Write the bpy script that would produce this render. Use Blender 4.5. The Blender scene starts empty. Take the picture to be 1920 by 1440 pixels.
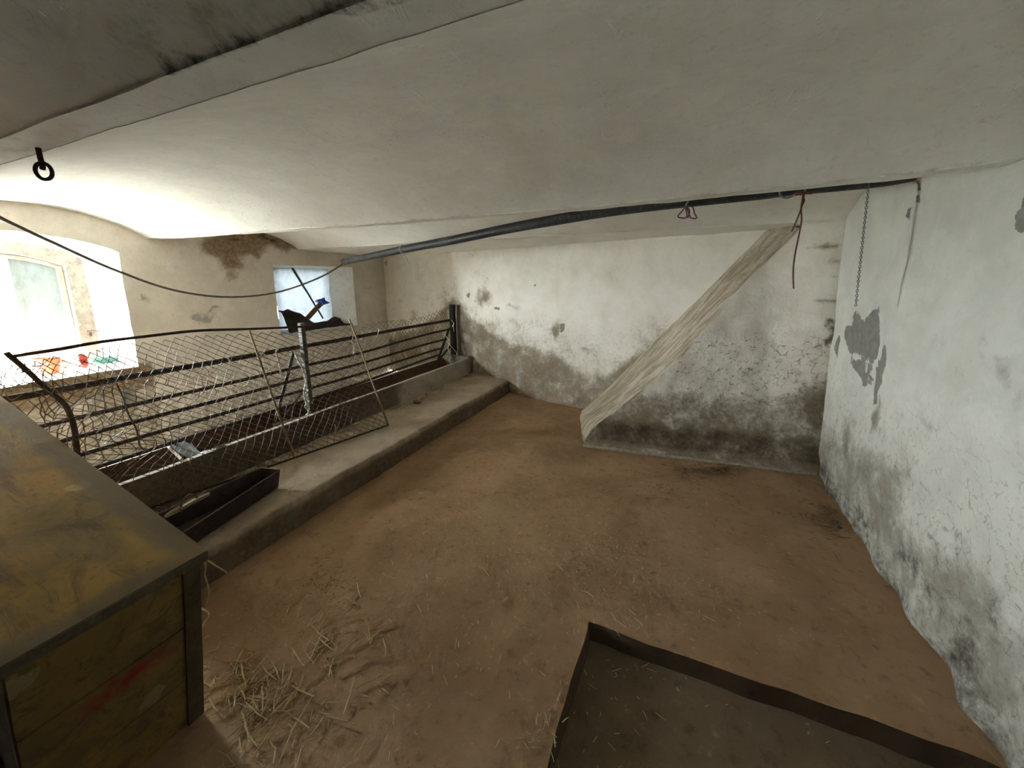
import bpy, math, random
from mathutils import Vector, Matrix, noise as mnoise

random.seed(7)
SC = bpy.context.scene
COL = SC.collection

# ------------------------------------------------------------------ camera
FPX = 707.915
PX, PY = 994.349, 643.049
ROT = [[0.9224544, 0.0603616, -0.3813585],
       [0.3860750, -0.1567271, 0.9090560],
       [-0.0048971, -0.9857957, -0.1678777]]      # image (right, down, forward) -> world
EYE = Vector((0.0, 0.0, 1.6))
cd = bpy.data.cameras.new('camera'); cam = bpy.data.objects.new('camera', cd); COL.objects.link(cam)
cd.sensor_width = 36.0; cd.sensor_fit = 'HORIZONTAL'; cd.lens = FPX * 36.0 / 1920.0
cd.shift_x = (960 - PX) / 1920.0; cd.shift_y = (PY - 720) / 1920.0
cd.clip_start = 0.02
m = Matrix.Identity(4)
for r in range(3):
    m[r][0] = ROT[r][0]; m[r][1] = -ROT[r][1]; m[r][2] = -ROT[r][2]; m[r][3] = EYE[r]
cam.matrix_world = m
SC.camera = cam

# ------------------------------------------------------------------ daylight and exposure
SKY_STRENGTH = 40.0
w = bpy.data.worlds.new('overcast_sky'); SC.world = w; w.use_nodes = True
bg = w.node_tree.nodes['Background']
bg.inputs[0].default_value = (0.90, 0.965, 1.0, 1.0); bg.inputs[1].default_value = SKY_STRENGTH
SC.view_settings.view_transform = 'Standard'; SC.view_settings.look = 'None'
SC.view_settings.gamma = 1.0; SC.view_settings.use_curve_mapping = False
SC.view_settings.exposure = 3.08
SC.cycles.use_denoising = True
SC.cycles.max_bounces = 8; SC.cycles.diffuse_bounces = 6; SC.cycles.glossy_bounces = 2; SC.cycles.transmission_bounces = 4
SC.cycles.transparent_max_bounces = 6
SC.cycles.adaptive_threshold = 0.04
SC.cycles.use_light_tree = False
SC.cycles.sample_clamp_indirect = 12.0

def portal(loc, sx, sy, normal):
    ld = bpy.data.lights.new('sky_portal', 'AREA'); ld.shape = 'RECTANGLE'; ld.size = sx; ld.size_y = sy
    ld.cycles.is_portal = True
    o = bpy.data.objects.new('sky_portal', ld); COL.objects.link(o); o.location = loc
    o.rotation_euler = Vector(normal).to_track_quat('-Z', 'Y').to_euler()
    return o
portal((-5.86, 1.30, 1.42), 1.25, 1.25, (1, 0, 0))

# ------------------------------------------------------------------ pixel rays -> points on real planes
def ray(x, y):
    v = (x - PX, y - PY, FPX)
    return Vector([sum(ROT[r][k] * v[k] for k in range(3)) for r in range(3)])
def az(x, y, z): d = ray(x, y); return EYE + d * ((z - 1.6) / d.z)
def ay(x, y, yy): d = ray(x, y); return EYE + d * (yy / d.y)
def ax(x, y, xx): d = ray(x, y); return EYE + d * (xx / d.x)
def lerp(a, b, t): return a + (b - a) * t
def sstep(a, b, x):
    t = max(0.0, min(1.0, (x - a) / (b - a))); return t * t * (3 - 2 * t)
def poly(pts, x):
    if x <= pts[0][0]: return pts[0][1]
    for (x0, y0), (x1, y1) in zip(pts, pts[1:]):
        if x <= x1: return lerp(y0, y1, (x - x0) / (x1 - x0))
    return pts[-1][1]
def nz(x, y, z=0.0, s=1.0): return mnoise.noise(Vector((x * s, y * s, z * s)))
def fz(x, y, z=0.0, s=1.0, o=4): return mnoise.fractal(Vector((x * s, y * s, z * s)), 0.9, 2.0, o)

XL, XR, YBACK, ZB = -5.2, 1.06, -2.75, 2.03
FARW = [(-5.35, 5.52), (-3.4, 5.06), (-2.3, 4.66), (-1.4, 4.45), (0.65, 3.9), (1.1, 3.68)]
def far_y(x): return poly(FARW, x)
def afar(px, py):
    y = 4.6
    for _ in range(30): y = lerp(y, far_y(ay(px, py, y).x), 0.6)
    return ay(px, py, y)
L1 = [(-5.2, 2.18), (-2.33, 2.36), (-0.68, 2.36), (0.23, 2.27), (0.81, 2.18), (1.08, 2.08)]
L4 = [(-5.2, 3.84), (1.06, 3.655)]

# ------------------------------------------------------------------ mesh helpers
WL = {}
class MB:
    def __init__(s): s.v = []; s.f = []; s.a = []
    def grid(s, rows, attr=None, flip=False):
        b = len(s.v); n = len(rows[0])
        for r in rows:
            for p in r:
                s.v.append(Vector(p))
                if attr: s.a.append(attr(p))
        for i in range(len(rows) - 1):
            for j in range(n - 1):
                q = (b + i * n + j, b + i * n + j + 1, b + (i + 1) * n + j + 1, b + (i + 1) * n + j)
                s.f.append(q[::-1] if flip else q)
        return s
    def tube(s, pts, r, n=6, cap=True, closed=False):
        pts = [Vector(p) for p in pts]; k = len(pts)
        rad = r if isinstance(r, (list, tuple)) else [r] * k
        b = len(s.v); ref = None
        for i, p in enumerate(pts):
            if closed: t = pts[(i + 1) % k] - pts[i - 1]
            else: t = pts[min(i + 1, k - 1)] - pts[max(i - 1, 0)]
            if t.length < 1e-9: t = Vector((0, 0, 1))
            t.normalize()
            if ref is None:
                ref = Vector((0, 0, 1)) if abs(t.z) < 0.9 else Vector((1, 0, 0))
            u = (ref - t * ref.dot(t))
            if u.length < 1e-6: u = t.orthogonal()
            u.normalize(); ref = u; v = t.cross(u)
            for q in range(n):
                a = 2 * math.pi * q / n
                s.v.append(p + (u * math.cos(a) + v * math.sin(a)) * rad[i])
        for i in range(k if closed else k - 1):
            i2 = (i + 1) % k
            for q in range(n):
                q2 = (q + 1) % n
                s.f.append((b + i * n + q, b + i * n + q2, b + i2 * n + q2, b + i2 * n + q))
        if cap and not closed:
            s.f.append(tuple(b + q for q in range(n))[::-1]); s.f.append(tuple(b + (k - 1) * n + q for q in range(n)))
        return s
    def box(s, c, size, mat=None, bev=0.0):
        # box with chamfered edges; c centre, size full extents, mat optional 3x3 rotation
        hx, hy, hz = [q / 2 for q in size]; b = len(s.v); c = Vector(c)
        bev = min(bev, hx * .9, hy * .9, hz * .9)
        def P(x, y, z):
            v = Vector((x, y, z)); return c + (mat @ v if mat else v)
        if bev <= 0:
            for x in (-hx, hx):
                for y in (-hy, hy):
                    for z in (-hz, hz): s.v.append(P(x, y, z))
            for f in ((0, 1, 3, 2), (4, 6, 7, 5), (0, 4, 5, 1), (2, 3, 7, 6), (0, 2, 6, 4), (1, 5, 7, 3)):
                s.f.append(tuple(b + i for i in f))
            return s
        idx = {}
        for sx in (-1, 1):
            for sy in (-1, 1):
                for sz in (-1, 1):
                    for ax_ in range(3):
                        q = [sx * (hx - (bev if ax_ != 0 else 0)), sy * (hy - (bev if ax_ != 1 else 0)), sz * (hz - (bev if ax_ != 2 else 0))]
                        idx[(sx, sy, sz, ax_)] = len(s.v); s.v.append(P(*q))
        def add(*ks): s.f.append(tuple(idx[k] for k in ks))
        S = (-1, 1)
        for a in range(3):
            o1, o2 = [q for q in range(3) if q != a]
            for sg in S:
                L = []
                for (p, q) in ((-1, -1), (1, -1), (1, 1), (-1, 1)):
                    k = [0, 0, 0]; k[a] = sg; k[o1] = p; k[o2] = q; L.append((*k, a))
                add(*L)
        for a in range(3):
            o1, o2 = [q for q in range(3) if q != a]
            for p in S:
                for q in S:
                    k0 = [0, 0, 0]; k1 = [0, 0, 0]; k0[o1] = k1[o1] = p; k0[o2] = k1[o2] = q; k0[a] = -1; k1[a] = 1
                    add((*k0, o1), (*k1, o1), (*k1, o2), (*k0, o2))
        for x in S:
            for y in S:
                for z in S: add((x, y, z, 0), (x, y, z, 1), (x, y, z, 2))
        return s
    def lathe(s, c, prof, n=20, mat=None):
        # prof: (radius, height) pairs, axis local Z
        b = len(s.v); c = Vector(c)
        for r, h in prof:
            for q in range(n):
                a = 2 * math.pi * q / n; v = Vector((r * math.cos(a), r * math.sin(a), h))
                s.v.append(c + (mat @ v if mat else v))
        for i in range(len(prof) - 1):
            for q in range(n):
                q2 = (q + 1) % n
                s.f.append((b + i * n + q, b + i * n + q2, b + (i + 1) * n + q2, b + (i + 1) * n + q))
        return s
    def build(s, name, mat, parent=None, smooth=False, recalc=True):
        import bmesh
        if parent is not None: o0 = WL[parent.name]
        else:
            xs = [v.x for v in s.v]; ys = [v.y for v in s.v]; zs = [v.z for v in s.v]
            o0 = Vector(((min(xs) + max(xs)) / 2, (min(ys) + max(ys)) / 2, min(zs)))
        me = bpy.data.meshes.new(name); me.from_pydata([tuple(v - o0) for v in s.v], [], s.f)
        if s.a:
            at = me.color_attributes.new('stain_shade', 'FLOAT_COLOR', 'POINT')
            at.data.foreach_set('color', [c for q in s.a for c in q])
        if recalc:
            bm = bmesh.new(); bm.from_mesh(me); bmesh.ops.recalc_face_normals(bm, faces=bm.faces); bm.to_mesh(me); bm.free()
        if smooth:
            me.polygons.foreach_set('use_smooth', [True] * len(me.polygons))
        me.materials.append(mat); me.update()
        o = bpy.data.objects.new(name, me); COL.objects.link(o)
        if parent is not None: o.parent = parent
        else: o.location = o0
        WL[o.name] = o0
        return o
def thing(name, label, cat, loc, group=None):
    o = bpy.data.objects.new(name, None); COL.objects.link(o); o.location = loc; o.empty_display_size = 0.1
    WL[o.name] = Vector(loc); return tag(o, label, cat, group)
def tag(o, label=None, cat=None, group=None, kind=None):
    if label: o['label'] = label
    if cat: o['category'] = cat
    if group: o['group'] = group
    if kind: o['kind'] = kind
    return o
def struct(o, label=None, cat=None): return tag(o, label, cat, None, 'structure')
def rotz(a): return Matrix.Rotation(a, 3, 'Z')
def smooth_path(pts, n=6):
    pts = [Vector(p) for p in pts]; out = []
    for i in range(len(pts) - 1):
        p0 = pts[max(i - 1, 0)]; p1 = pts[i]; p2 = pts[i + 1]; p3 = pts[min(i + 2, len(pts) - 1)]
        for k in range(n):
            t = k / n
            out.append(0.5 * ((2 * p1) + (p2 - p0) * t + (2 * p0 - 5 * p1 + 4 * p2 - p3) * t * t + (3 * p1 - p0 - 3 * p2 + p3) * t ** 3))
    out.append(pts[-1]); return out

# ------------------------------------------------------------------ materials
class NT:
    def __init__(s, name):
        s.m = bpy.data.materials.new(name); s.m.use_nodes = True; s.t = s.m.node_tree; s.t.nodes.clear()
        s.out = s.t.nodes.new('ShaderNodeOutputMaterial')
    def n(s, typ, **kw):
        nd = s.t.nodes.new(typ)
        for k, v in kw.items(): setattr(nd, k, v)
        return nd
    def put(s, sock, v):
        if isinstance(v, bpy.types.NodeSocket): s.t.links.new(v, sock)
        elif isinstance(v, (tuple, list)) and len(v) == 3 and sock.type == 'RGBA': sock.default_value = (*v, 1)
        else: sock.default_value = v
    def pos(s): return s.n('ShaderNodeNewGeometry').outputs['Position']
    def scale(s, v, k):
        nd = s.n('ShaderNodeVectorMath', operation='MULTIPLY'); s.put(nd.inputs[0], v); nd.inputs[1].default_value = k; return nd.outputs[0]
    def noise(s, v, sc, det=6, rough=.6, dist=0.0):
        nd = s.n('ShaderNodeTexNoise'); s.put(nd.inputs['Vector'], v)
        nd.inputs['Scale'].default_value = sc; nd.inputs['Detail'].default_value = det
        nd.inputs['Roughness'].default_value = rough; nd.inputs['Distortion'].default_value = dist
        return nd.outputs[0]
    def voro(s, v, sc, feat='DISTANCE_TO_EDGE'):
        nd = s.n('ShaderNodeTexVoronoi', feature=feat); s.put(nd.inputs['Vector'], v); nd.inputs['Scale'].default_value = sc
        return nd.outputs['Distance']
    def math(s, op, a, b=0.0, c=0.0):
        nd = s.n('ShaderNodeMath', operation=op); s.put(nd.inputs[0], a); s.put(nd.inputs[1], b); s.put(nd.inputs[2], c); return nd.outputs[0]
    def rng(s, v, a, b, c=0.0, d=1.0):
        nd = s.n('ShaderNodeMapRange', interpolation_type='SMOOTHSTEP'); s.put(nd.inputs[0], v)
        for i, q in enumerate((a, b, c, d)): nd.inputs[i + 1].default_value = q
        return nd.outputs[0]
    def mix(s, f, a, b):
        nd = s.n('ShaderNodeMix', data_type='RGBA'); s.put(nd.inputs[0], f); s.put(nd.inputs[6], a); s.put(nd.inputs[7], b); return nd.outputs[2]
    def bump(s, h, st=.4, d=.01):
        nd = s.n('ShaderNodeBump'); s.put(nd.inputs['Height'], h); nd.inputs['Strength'].default_value = st; nd.inputs['Distance'].default_value = d
        return nd.outputs[0]
    def bsdf(s, col, rough=.8, normal=None, metal=0.0, spec=.3):
        nd = s.n('ShaderNodeBsdfPrincipled'); s.put(nd.inputs['Base Color'], col); s.put(nd.inputs['Roughness'], rough)
        nd.inputs['Metallic'].default_value = metal; nd.inputs['Specular IOR Level'].default_value = spec
        if normal: s.put(nd.inputs['Normal'], normal)
        return nd.outputs[0]
    def matte(s, col, normal=None):
        nd = s.n('ShaderNodeBsdfDiffuse'); s.put(nd.inputs['Color'], col)
        if normal: s.put(nd.inputs['Normal'], normal)
        return nd.outputs[0]
    def done(s, sh): s.put(s.out.inputs[0], sh); return s.m

def plaster(name, ca, cb, dirt, dirt2, mold=(.045, .038, .03), bare=(.26, .24, .205), crack=(.13, .10, .075), warm=(.62, .50, .36),
            bump=.35, streak=None):
    t = NT(name); p = t.pos()
    at = t.n('ShaderNodeAttribute', attribute_name='stain_shade'); sp = t.n('ShaderNodeSeparateColor')
    t.put(sp.inputs[0], at.outputs['Color']); R, G, B = sp.outputs; A = at.outputs['Alpha']
    mid = t.noise(p, 4.5, 5, .68, .3); fine = t.noise(p, 24, 5, .72)
    c = t.mix(t.rng(mid, .36, .62), ca, cb)
    c = t.mix(t.rng(mid, .56, .78, 0, .4), c, warm)
    c = t.mix(t.rng(fine, .58, .74, 0, .20), c, dirt2)
    n = t.math('SUBTRACT', t.math('ADD', t.math('MULTIPLY', mid, .55), t.math('MULTIPLY', fine, .45)), .5)
    dm = t.rng(t.math('ADD', R, t.math('MULTIPLY', n, 1.9)), .20, .85)
    dcol = t.mix(t.rng(fine, .36, .66), dirt, dirt2)
    c = t.mix(t.math('MULTIPLY', dm, .93), c, dcol)
    bmk = t.rng(t.math('ADD', B, t.math('MULTIPLY', n, 1.2)), .46, .56)
    c = t.mix(bmk, c, t.mix(t.rng(fine, .35, .65), bare, tuple(q * .8 for q in bare)))
    gm = t.rng(t.math('ADD', G, t.math('MULTIPLY', n, 2.4)), .36, .92)
    c = t.mix(t.math('MULTIPLY', gm, .92), c, mold)
    # flaking paint: broken edges of a cell pattern where alpha asks for it
    wv = t.n('ShaderNodeVectorMath', operation='ADD'); t.put(wv.inputs[0], p)
    t.put(wv.inputs[1], t.scale(mid, (.35, .3, .3)))
    ed = t.voro(wv.outputs[0], 15)
    cr = t.math('MULTIPLY', t.math('MULTIPLY', t.rng(ed, .055, .012), t.rng(fine, .42, .60)), A)
    c = t.mix(t.math('MULTIPLY', cr, .85), c, crack)
    h = fine
    if streak:   # shallow brush and flake marks lying along one direction
        sv = t.noise(t.scale(p, streak), 22, 4, .62, .4)
        h = t.math('ADD', t.math('MULTIPLY', fine, .5), t.math('MULTIPLY', t.rng(sv, .58, .66), .35))
        c = t.mix(t.math('MULTIPLY', t.rng(sv, .66, .74), .18), c, dirt2)
    return t.done(t.matte(c, t.bump(h, bump, .014)))

M = {}
M['ceiling'] = plaster('whitewashed_vault', (.84, .82, .755), (.79, .765, .70), (.20, .145, .085), (.30, .25, .18), bump=.30, streak=(1.0, .28, 1.0), warm=(.79, .74, .65))
M['wall_left'] = plaster('shaded_beige_limewash', (.70, .645, .565), (.62, .57, .495), (.20, .115, .04), (.33, .27, .19), bump=.28, warm=(.62, .55, .45), bare=(.42, .39, .335))  # beige base darkened to carry the shade of the backlit window wall
M['wall_far'] = plaster('damp_limewash', (.84, .80, .71), (.78, .73, .635), (.185, .138, .087), (.33, .262, .178), bump=.5, bare=(.30, .27, .21))
M['wall_right'] = plaster('cold_limewash', (.63, .62, .55), (.57, .56, .495), (.19, .165, .125), (.33, .305, .25), bump=.5, warm=(.52, .49, .41), bare=(.27, .255, .22))
M['buttress'] = plaster('peeling_limewash', (.83, .79, .70), (.75, .69, .59), (.15, .11, .07), (.26, .205, .135), bump=.6, mold=(.08, .058, .038))
M['reveal'] = plaster('white_reveal', (.80, .80, .76), (.74, .74, .70), (.30, .26, .2), (.5, .47, .4), bump=.3, warm=(.74, .70, .62))
M['jamb'] = plaster('grey_jamb', (.42, .39, .33), (.34, .31, .26), (.2, .17, .13), (.26, .23, .18), bump=.6)

def strut_mat():
    t = NT('rubbed_slope'); p = t.pos()
    vr = t.n('ShaderNodeVectorRotate', rotation_type='Y_AXIS'); t.put(vr.inputs['Vector'], p); vr.inputs['Angle'].default_value = math.radians(53)
    st = t.noise(t.scale(vr.outputs[0], (.12, .8, 1)), 26, 6, .7, .3); fine = t.noise(p, 40, 5, .7)
    c = t.mix(t.rng(st, .36, .66), (.30, .245, .165), (.58, .51, .40)); c = t.mix(t.rng(fine, .52, .70, 0, .6), c, (.24, .19, .125))
    return t.done(t.bsdf(c, .9, t.bump(st, .5, .02), spec=.15))
M['platform'] = plaster('dusty_concrete_step', (.42, .345, .255), (.36, .29, .21), (.105, .074, .047), (.19, .14, .092), warm=(.45, .36, .25), bump=.5)
M['slope'] = strut_mat()

def earth(name, a, b, dark, chip):
    t = NT(name); p = t.pos()
    big = t.noise(p, 1.3, 5, .65, .4); fine = t.noise(p, 14, 7, .72)
    c = t.mix(t.rng(big, .36, .66), a, b)
    c = t.mix(t.rng(fine, .52, .70, 0, .65), c, dark)
    c = t.mix(t.rng(fine, .42, .30, 0, .6), c, chip)
    return t.done(t.matte(c, t.bump(fine, .6, .016)))
M['floor'] = earth('packed_earth', (.305, .192, .105), (.42, .275, .16), (.17, .102, .056), (.53, .38, .235))
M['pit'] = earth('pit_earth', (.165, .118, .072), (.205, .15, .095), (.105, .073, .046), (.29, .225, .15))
M['pit_edge'] = earth('dark_pit_edge', (.10, .07, .046), (.135, .095, .063), (.07, .048, .032), (.2, .15, .10))  # pit sides, darker than the pit floor
M['concrete'] = earth('dusty_concrete', (.36, .295, .215), (.30, .24, .17), (.18, .135, .09), (.45, .375, .28))
M['backfloor'] = earth('dry_dung_floor', (.50, .44, .35), (.44, .38, .29), (.27, .22, .16), (.56, .5, .41))
M['gravel'] = earth('mossy_gravel', (.19, .19, .17), (.16, .165, .14), (.11, .115, .09), (.24, .24, .22))
M['trough'] = earth('trough_concrete', (.30, .265, .21), (.25, .215, .165), (.15, .12, .085), (.36, .32, .26))
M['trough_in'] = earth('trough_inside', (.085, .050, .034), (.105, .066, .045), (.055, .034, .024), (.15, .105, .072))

def simple(name, a, b, sc=12, rough=.7, metal=0.0, bump=.3, spec=.3, c3=None):
    t = NT(name); p = t.pos(); n1 = t.noise(p, sc, 7, .65); n2 = t.noise(p, sc * 5, 5, .6)
    c = t.mix(t.rng(n1, .38, .62), a, b)
    if c3: c = t.mix(t.rng(n2, .56, .66, 0, .85), c, c3)
    return t.done(t.bsdf(c, rough, t.bump(t.math('ADD', n1, t.math('MULTIPLY', n2, .4)), bump, .006), metal, spec))
M['iron'] = simple('rusty_iron', (.030, .020, .014), (.060, .038, .025), 16, .75, .15, c3=(.12, .085, .055))
M['iron_dark'] = simple('tarred_iron', (.012, .011, .010), (.026, .022, .019), 20, .7, .1, c3=(.055, .045, .035))
M['post'] = simple('weathered_post', (.09, .075, .065), (.16, .14, .125), 22, .7, .1, c3=(.045, .03, .022))
M['stile'] = simple('ochre_rusted_rod', (.30, .21, .11), (.20, .14, .08), 40, .8, 0, c3=(.42, .34, .22))
M['wire'] = simple('rusty_wire', (.095, .074, .054), (.16, .13, .098), 60, .65, .2)
M['twine'] = simple('white_twine', (.72, .69, .62), (.58, .55, .49), 60, .9)
M['red_twine'] = simple('red_brown_cord', (.20, .085, .052), (.15, .06, .038), 60, .9)
M['purple_twine'] = simple('purple_cord', (.13, .065, .10), (.20, .10, .145), 60, .9)
M['wire_hook'] = simple('grey_wire', (.22, .20, .18), (.30, .28, .26), 60, .5, .4)
M['cable'] = simple('dusty_cable', (.095, .085, .060), (.14, .125, .09), 20, .7)
M['pipe'] = simple('dusty_black_pipe', (.028, .029, .029), (.050, .051, .050), 9, .55, 0, .25, .35, c3=(.105, .10, .092))
M['sheet_metal'] = simple('dark_sheet_metal', (.030, .020, .017), (.046, .031, .027), 14, .75, .0, c3=(.066, .048, .040))
M['rim_metal'] = simple('worn_metal_edge', (.15, .115, .085), (.095, .07, .052), 30, .85, 0, spec=.15)
M['tan_metal'] = simple('dusty_tan_metal', (.34, .27, .19), (.26, .20, .14), 25, .85, 0, spec=.15)
M['brick'] = simple('broken_brick', (.26, .15, .10), (.32, .205, .145), 20, .9, 0, .8, c3=(.40, .30, .23))
M['sack'] = simple('pale_blue_plastic', (.42, .52, .56), (.55, .63, .66), 9, .4, 0, .5)
M['rag'] = simple('white_plastic_scrap', (.62, .64, .62), (.50, .52, .50), 9, .5, 0, .5)
M['orange'] = simple('orange_plastic', (.82, .13, .05), (.78, .16, .07), 8, .45, 0, .05)
M['red_in'] = simple('red_plastic', (.62, .085, .055), (.55, .10, .07), 8, .5, 0, .05)
M['pink'] = simple('faded_pink_plastic', (.74, .52, .44), (.80, .60, .52), 8, .5, 0, .05)
M['green'] = simple('green_netting', (.13, .30, .24), (.20, .38, .31), 30, .6)
M['timber'] = simple('pale_painted_timber', (.60, .57, .49), (.48, .43, .35), 22, .75, c3=(.34, .28, .21))
M['old_wood'] = simple('brown_timber', (.16, .095, .055), (.22, .135, .08), 22, .8, c3=(.10, .06, .04))
M['dark_wood'] = simple('dark_timber', (.045, .036, .030), (.075, .06, .05), 22, .85, c3=(.14, .12, .1))
M['blue'] = simple('blue_rag', (.03, .06, .42), (.05, .10, .52), 30, .7)
M['hay'] = simple('musty_hay', (.030, .024, .018), (.05, .04, .028), 40, .95, 0, .9, c3=(.10, .08, .055))
M['straw'] = simple('straw', (.62, .49, .28), (.48, .36, .19), 40, .8, c3=(.72, .60, .38))
M['dark_straw'] = simple('trodden_straw', (.105, .070, .038), (.15, .105, .055), 40, .9)
M['pebble'] = simple('grey_crumbs', (.10, .095, .078), (.15, .14, .115), 30, .9)

def pane_mat(name, tint, clear, dense=1.0):
    t = NT(name); p = t.pos()
    n = t.noise(t.scale(p, (1, 1.5, .7)), 9, 7, .65, .8)
    tr = t.n('ShaderNodeBsdfTransparent'); t.put(tr.inputs[0], tint)
    tl = t.n('ShaderNodeBsdfTranslucent'); t.put(tl.inputs[0], tuple(q * dense for q in tint))
    df = t.n('ShaderNodeBsdfDiffuse'); t.put(df.inputs[0], tuple(q * .8 for q in tint))
    a = t.n('ShaderNodeMixShader'); t.put(a.inputs[0], t.rng(n, .3, .7, .32, .46)); t.put(a.inputs[1], tl.outputs[0]); t.put(a.inputs[2], df.outputs[0])
    b = t.n('ShaderNodeMixShader'); b.inputs[0].default_value = clear; t.put(b.inputs[1], a.outputs[0]); t.put(b.inputs[2], tr.outputs[0])
    return t.done(b.outputs[0])
M['pane_clear'] = pane_mat('dusty_glass', (.97, .99, 1.0), .86)
M['pane_frost'] = pane_mat('clouded_glass', (.86, .95, .92), .0, .05)
M['film'] = pane_mat('white_plastic_film', (.86, .92, .985), .0, .011)

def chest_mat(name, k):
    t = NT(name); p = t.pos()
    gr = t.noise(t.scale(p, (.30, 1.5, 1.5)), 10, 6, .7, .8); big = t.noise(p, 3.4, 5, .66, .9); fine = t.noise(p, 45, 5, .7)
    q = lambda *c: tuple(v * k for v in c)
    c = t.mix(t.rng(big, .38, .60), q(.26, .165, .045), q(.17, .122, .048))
    c = t.mix(t.rng(gr, .50, .64, 0, .75), c, q(.115, .076, .034))
    c = t.mix(t.rng(big, .58, .70, 0, .8), c, q(.085, .056, .028))
    wv = t.n('ShaderNodeVectorMath', operation='ADD'); t.put(wv.inputs[0], p); t.put(wv.inputs[1], t.scale(gr, (.10, .10, .10)))
    sp = t.voro(wv.outputs[0], 5.0, 'F1')                            # bare pale wear marks
    c = t.mix(t.rng(sp, .17, .13, 0, .8), c, q(.32, .25, .125))
    c = t.mix(t.rng(fine, .56, .70, 0, .6), c, q(.09, .06, .028))
    at = t.n('ShaderNodeAttribute', attribute_name='stain_shade'); s2 = t.n('ShaderNodeSeparateColor'); t.put(s2.inputs[0], at.outputs['Color'])
    c = t.mix(t.math('MULTIPLY', s2.outputs[0], t.rng(gr, .35, .6)), c, q(.26, .03, .014))
    c = t.mix(s2.outputs[1], c, q(.115, .095, .062))
    return t.done(t.bsdf(c, .62, t.bump(gr, .35, .006), spec=.22))
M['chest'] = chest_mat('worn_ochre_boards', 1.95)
M['chest_front_shaded'] = chest_mat('shaded_ochre_boards', 1.0)  # lid boards darkened: shade on the chest front painted into the colour
M['chest_dark'] = simple('grimy_batten', (.075, .050, .024), (.115, .08, .042), 16, .75, c3=(.05, .032, .018))
M['chest_edge'] = simple('worn_grey_edge', (.14, .118, .075), (.10, .08, .05), 18, .75, c3=(.19, .155, .095))
M['pale_side'] = simple('pale_primed_board', (.55, .53, .50), (.48, .46, .43), 14, .8)

# ------------------------------------------------------------------ structure: stain fields, one with a painted shade band
def blob(c, rx, rz):     # soft spot in (u, v) wall coordinates
    return lambda u, v: max(0.0, 1.0 - math.sqrt(((u - c[0]) / rx) ** 2 + ((v - c[1]) / rz) ** 2))
def spots(lst, u, v):
    u, v = u + .09 * fz(u, v, 11, 4.5), v + .09 * fz(u, v, 17, 4.5)
    return max([0.0] + [min(1.0, 1.7 * g * f(u, v)) for f, g in lst])
def px_far(*q): return [(afar(a, b).x, afar(a, b).z) for a, b in q]
def px_right(*q): return [(ax(a, b, XR).y, ax(a, b, XR).z) for a, b in q]
def px_left(*q): return [(ax(a, b, XL).y, ax(a, b, XL).z) for a, b in q]
def srt(q): return sorted(q)

# --- wall_far
far_top = srt(px_far((700, 640), (760, 620), (850, 560), (880, 585), (930, 625), (985, 640), (1040, 655), (1090, 690), (1140, 700), (1240, 640)))
def far_attr(p):
    x, z = p[0], p[2]
    h = poly(far_top, x) + .10 * fz(x, z, 3.1, 3)
    d = sstep(h + .14, h - .12, z) * .74
    d = max(d, .40 * sstep(h + .60, h - .05, z))
    sp = spots(FAR_SPOTS, x, z)
    g = .50 * sstep(.34, .02, z) * (.5 + .6 * nz(x, z, 9, 4)) if x > -2.6 else .2
    b = spots(FAR_BARE, x, z)
    a = .3 * sstep(1.35, .9, z) * sstep(-2.6, -1.9, x)
    return (max(d, sp), g, b, a)
def mk(fn, lst): return [(blob(fn((a, b))[0], rx, rz), g) for a, b, rx, rz, g in lst]
FAR_SPOTS = mk(px_far, [(905, 560, .30, .22, .5), (1045, 625, .12, .2, .55), (725, 500, .12, .06, .4), (1105, 655, .2, .14, .4), (960, 575, .3, .1, .35)])
FAR_BARE = mk(px_far, [(690, 577, .13, .07, .9), (875, 550, .10, .09, .55), (932, 582, .06, .07, .7), (1055, 615, .07, .16, .8), (1000, 540, .03, .05, .8), (1022, 720, .07, .10, .7)])
rows = []
NX, NZ = 230, 84
for i in range(NX + 1):
    x = lerp(XL - .1, XR + .04, i / NX)
    rows.append([(x, far_y(x) + .014 * fz(x, z * 1.0, 1.7, 2.2) + .05 * sstep(.3, 0, z) * nz(x, 5.5, z, 3), z) for z in [lerp(-.10, 2.12, j / NZ) for j in range(NZ + 1)]])
mb = MB().grid(rows, far_attr)
struct(mb.build('wall_far', M['wall_far'], smooth=True))

# --- wall_right
RB = srt(px_right((1545, 780), (1590, 700), (1640, 830), (1700, 905), (1800, 1010), (1900, 1130)))
R_SPOTS = mk(px_right, [(1640, 790, .12, .20, .7), (1585, 830, .2, .3, .6), (1880, 690, .25, .16, .35), (1700, 870, .3, .25, .3), (1760, 640, .1, .05, .3), (1740, 790, .2, .14, .28)])
R_BARE = mk(px_right, [(1598, 625, .24, .20, 1.0), (1632, 625, .2, .22, 1.0), (1615, 690, .25, .12, .55), (1640, 720, .1, .22, .75), (1652, 690, .06, .2, .8), (1572, 655, .07, .16, .7), (1912, 350, .07, .19, 1.0), (1900, 380, .06, .1, 1.0), (1690, 395, .03, .1, .6), (1700, 360, .05, .05, .6)])
R_MOLD = mk(px_right, [(1620, 985, .3, .2, .5), (1720, 1080, .25, .2, .5), (1800, 1200, .3, .25, .35), (1770, 1010, .16, .1, .35), (1850, 1150, .14, .12, .4), (1555, 620, .05, .1, .6), (1690, 400, .04, .12, .5), (1705, 335, .07, .05, .8)])
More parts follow.
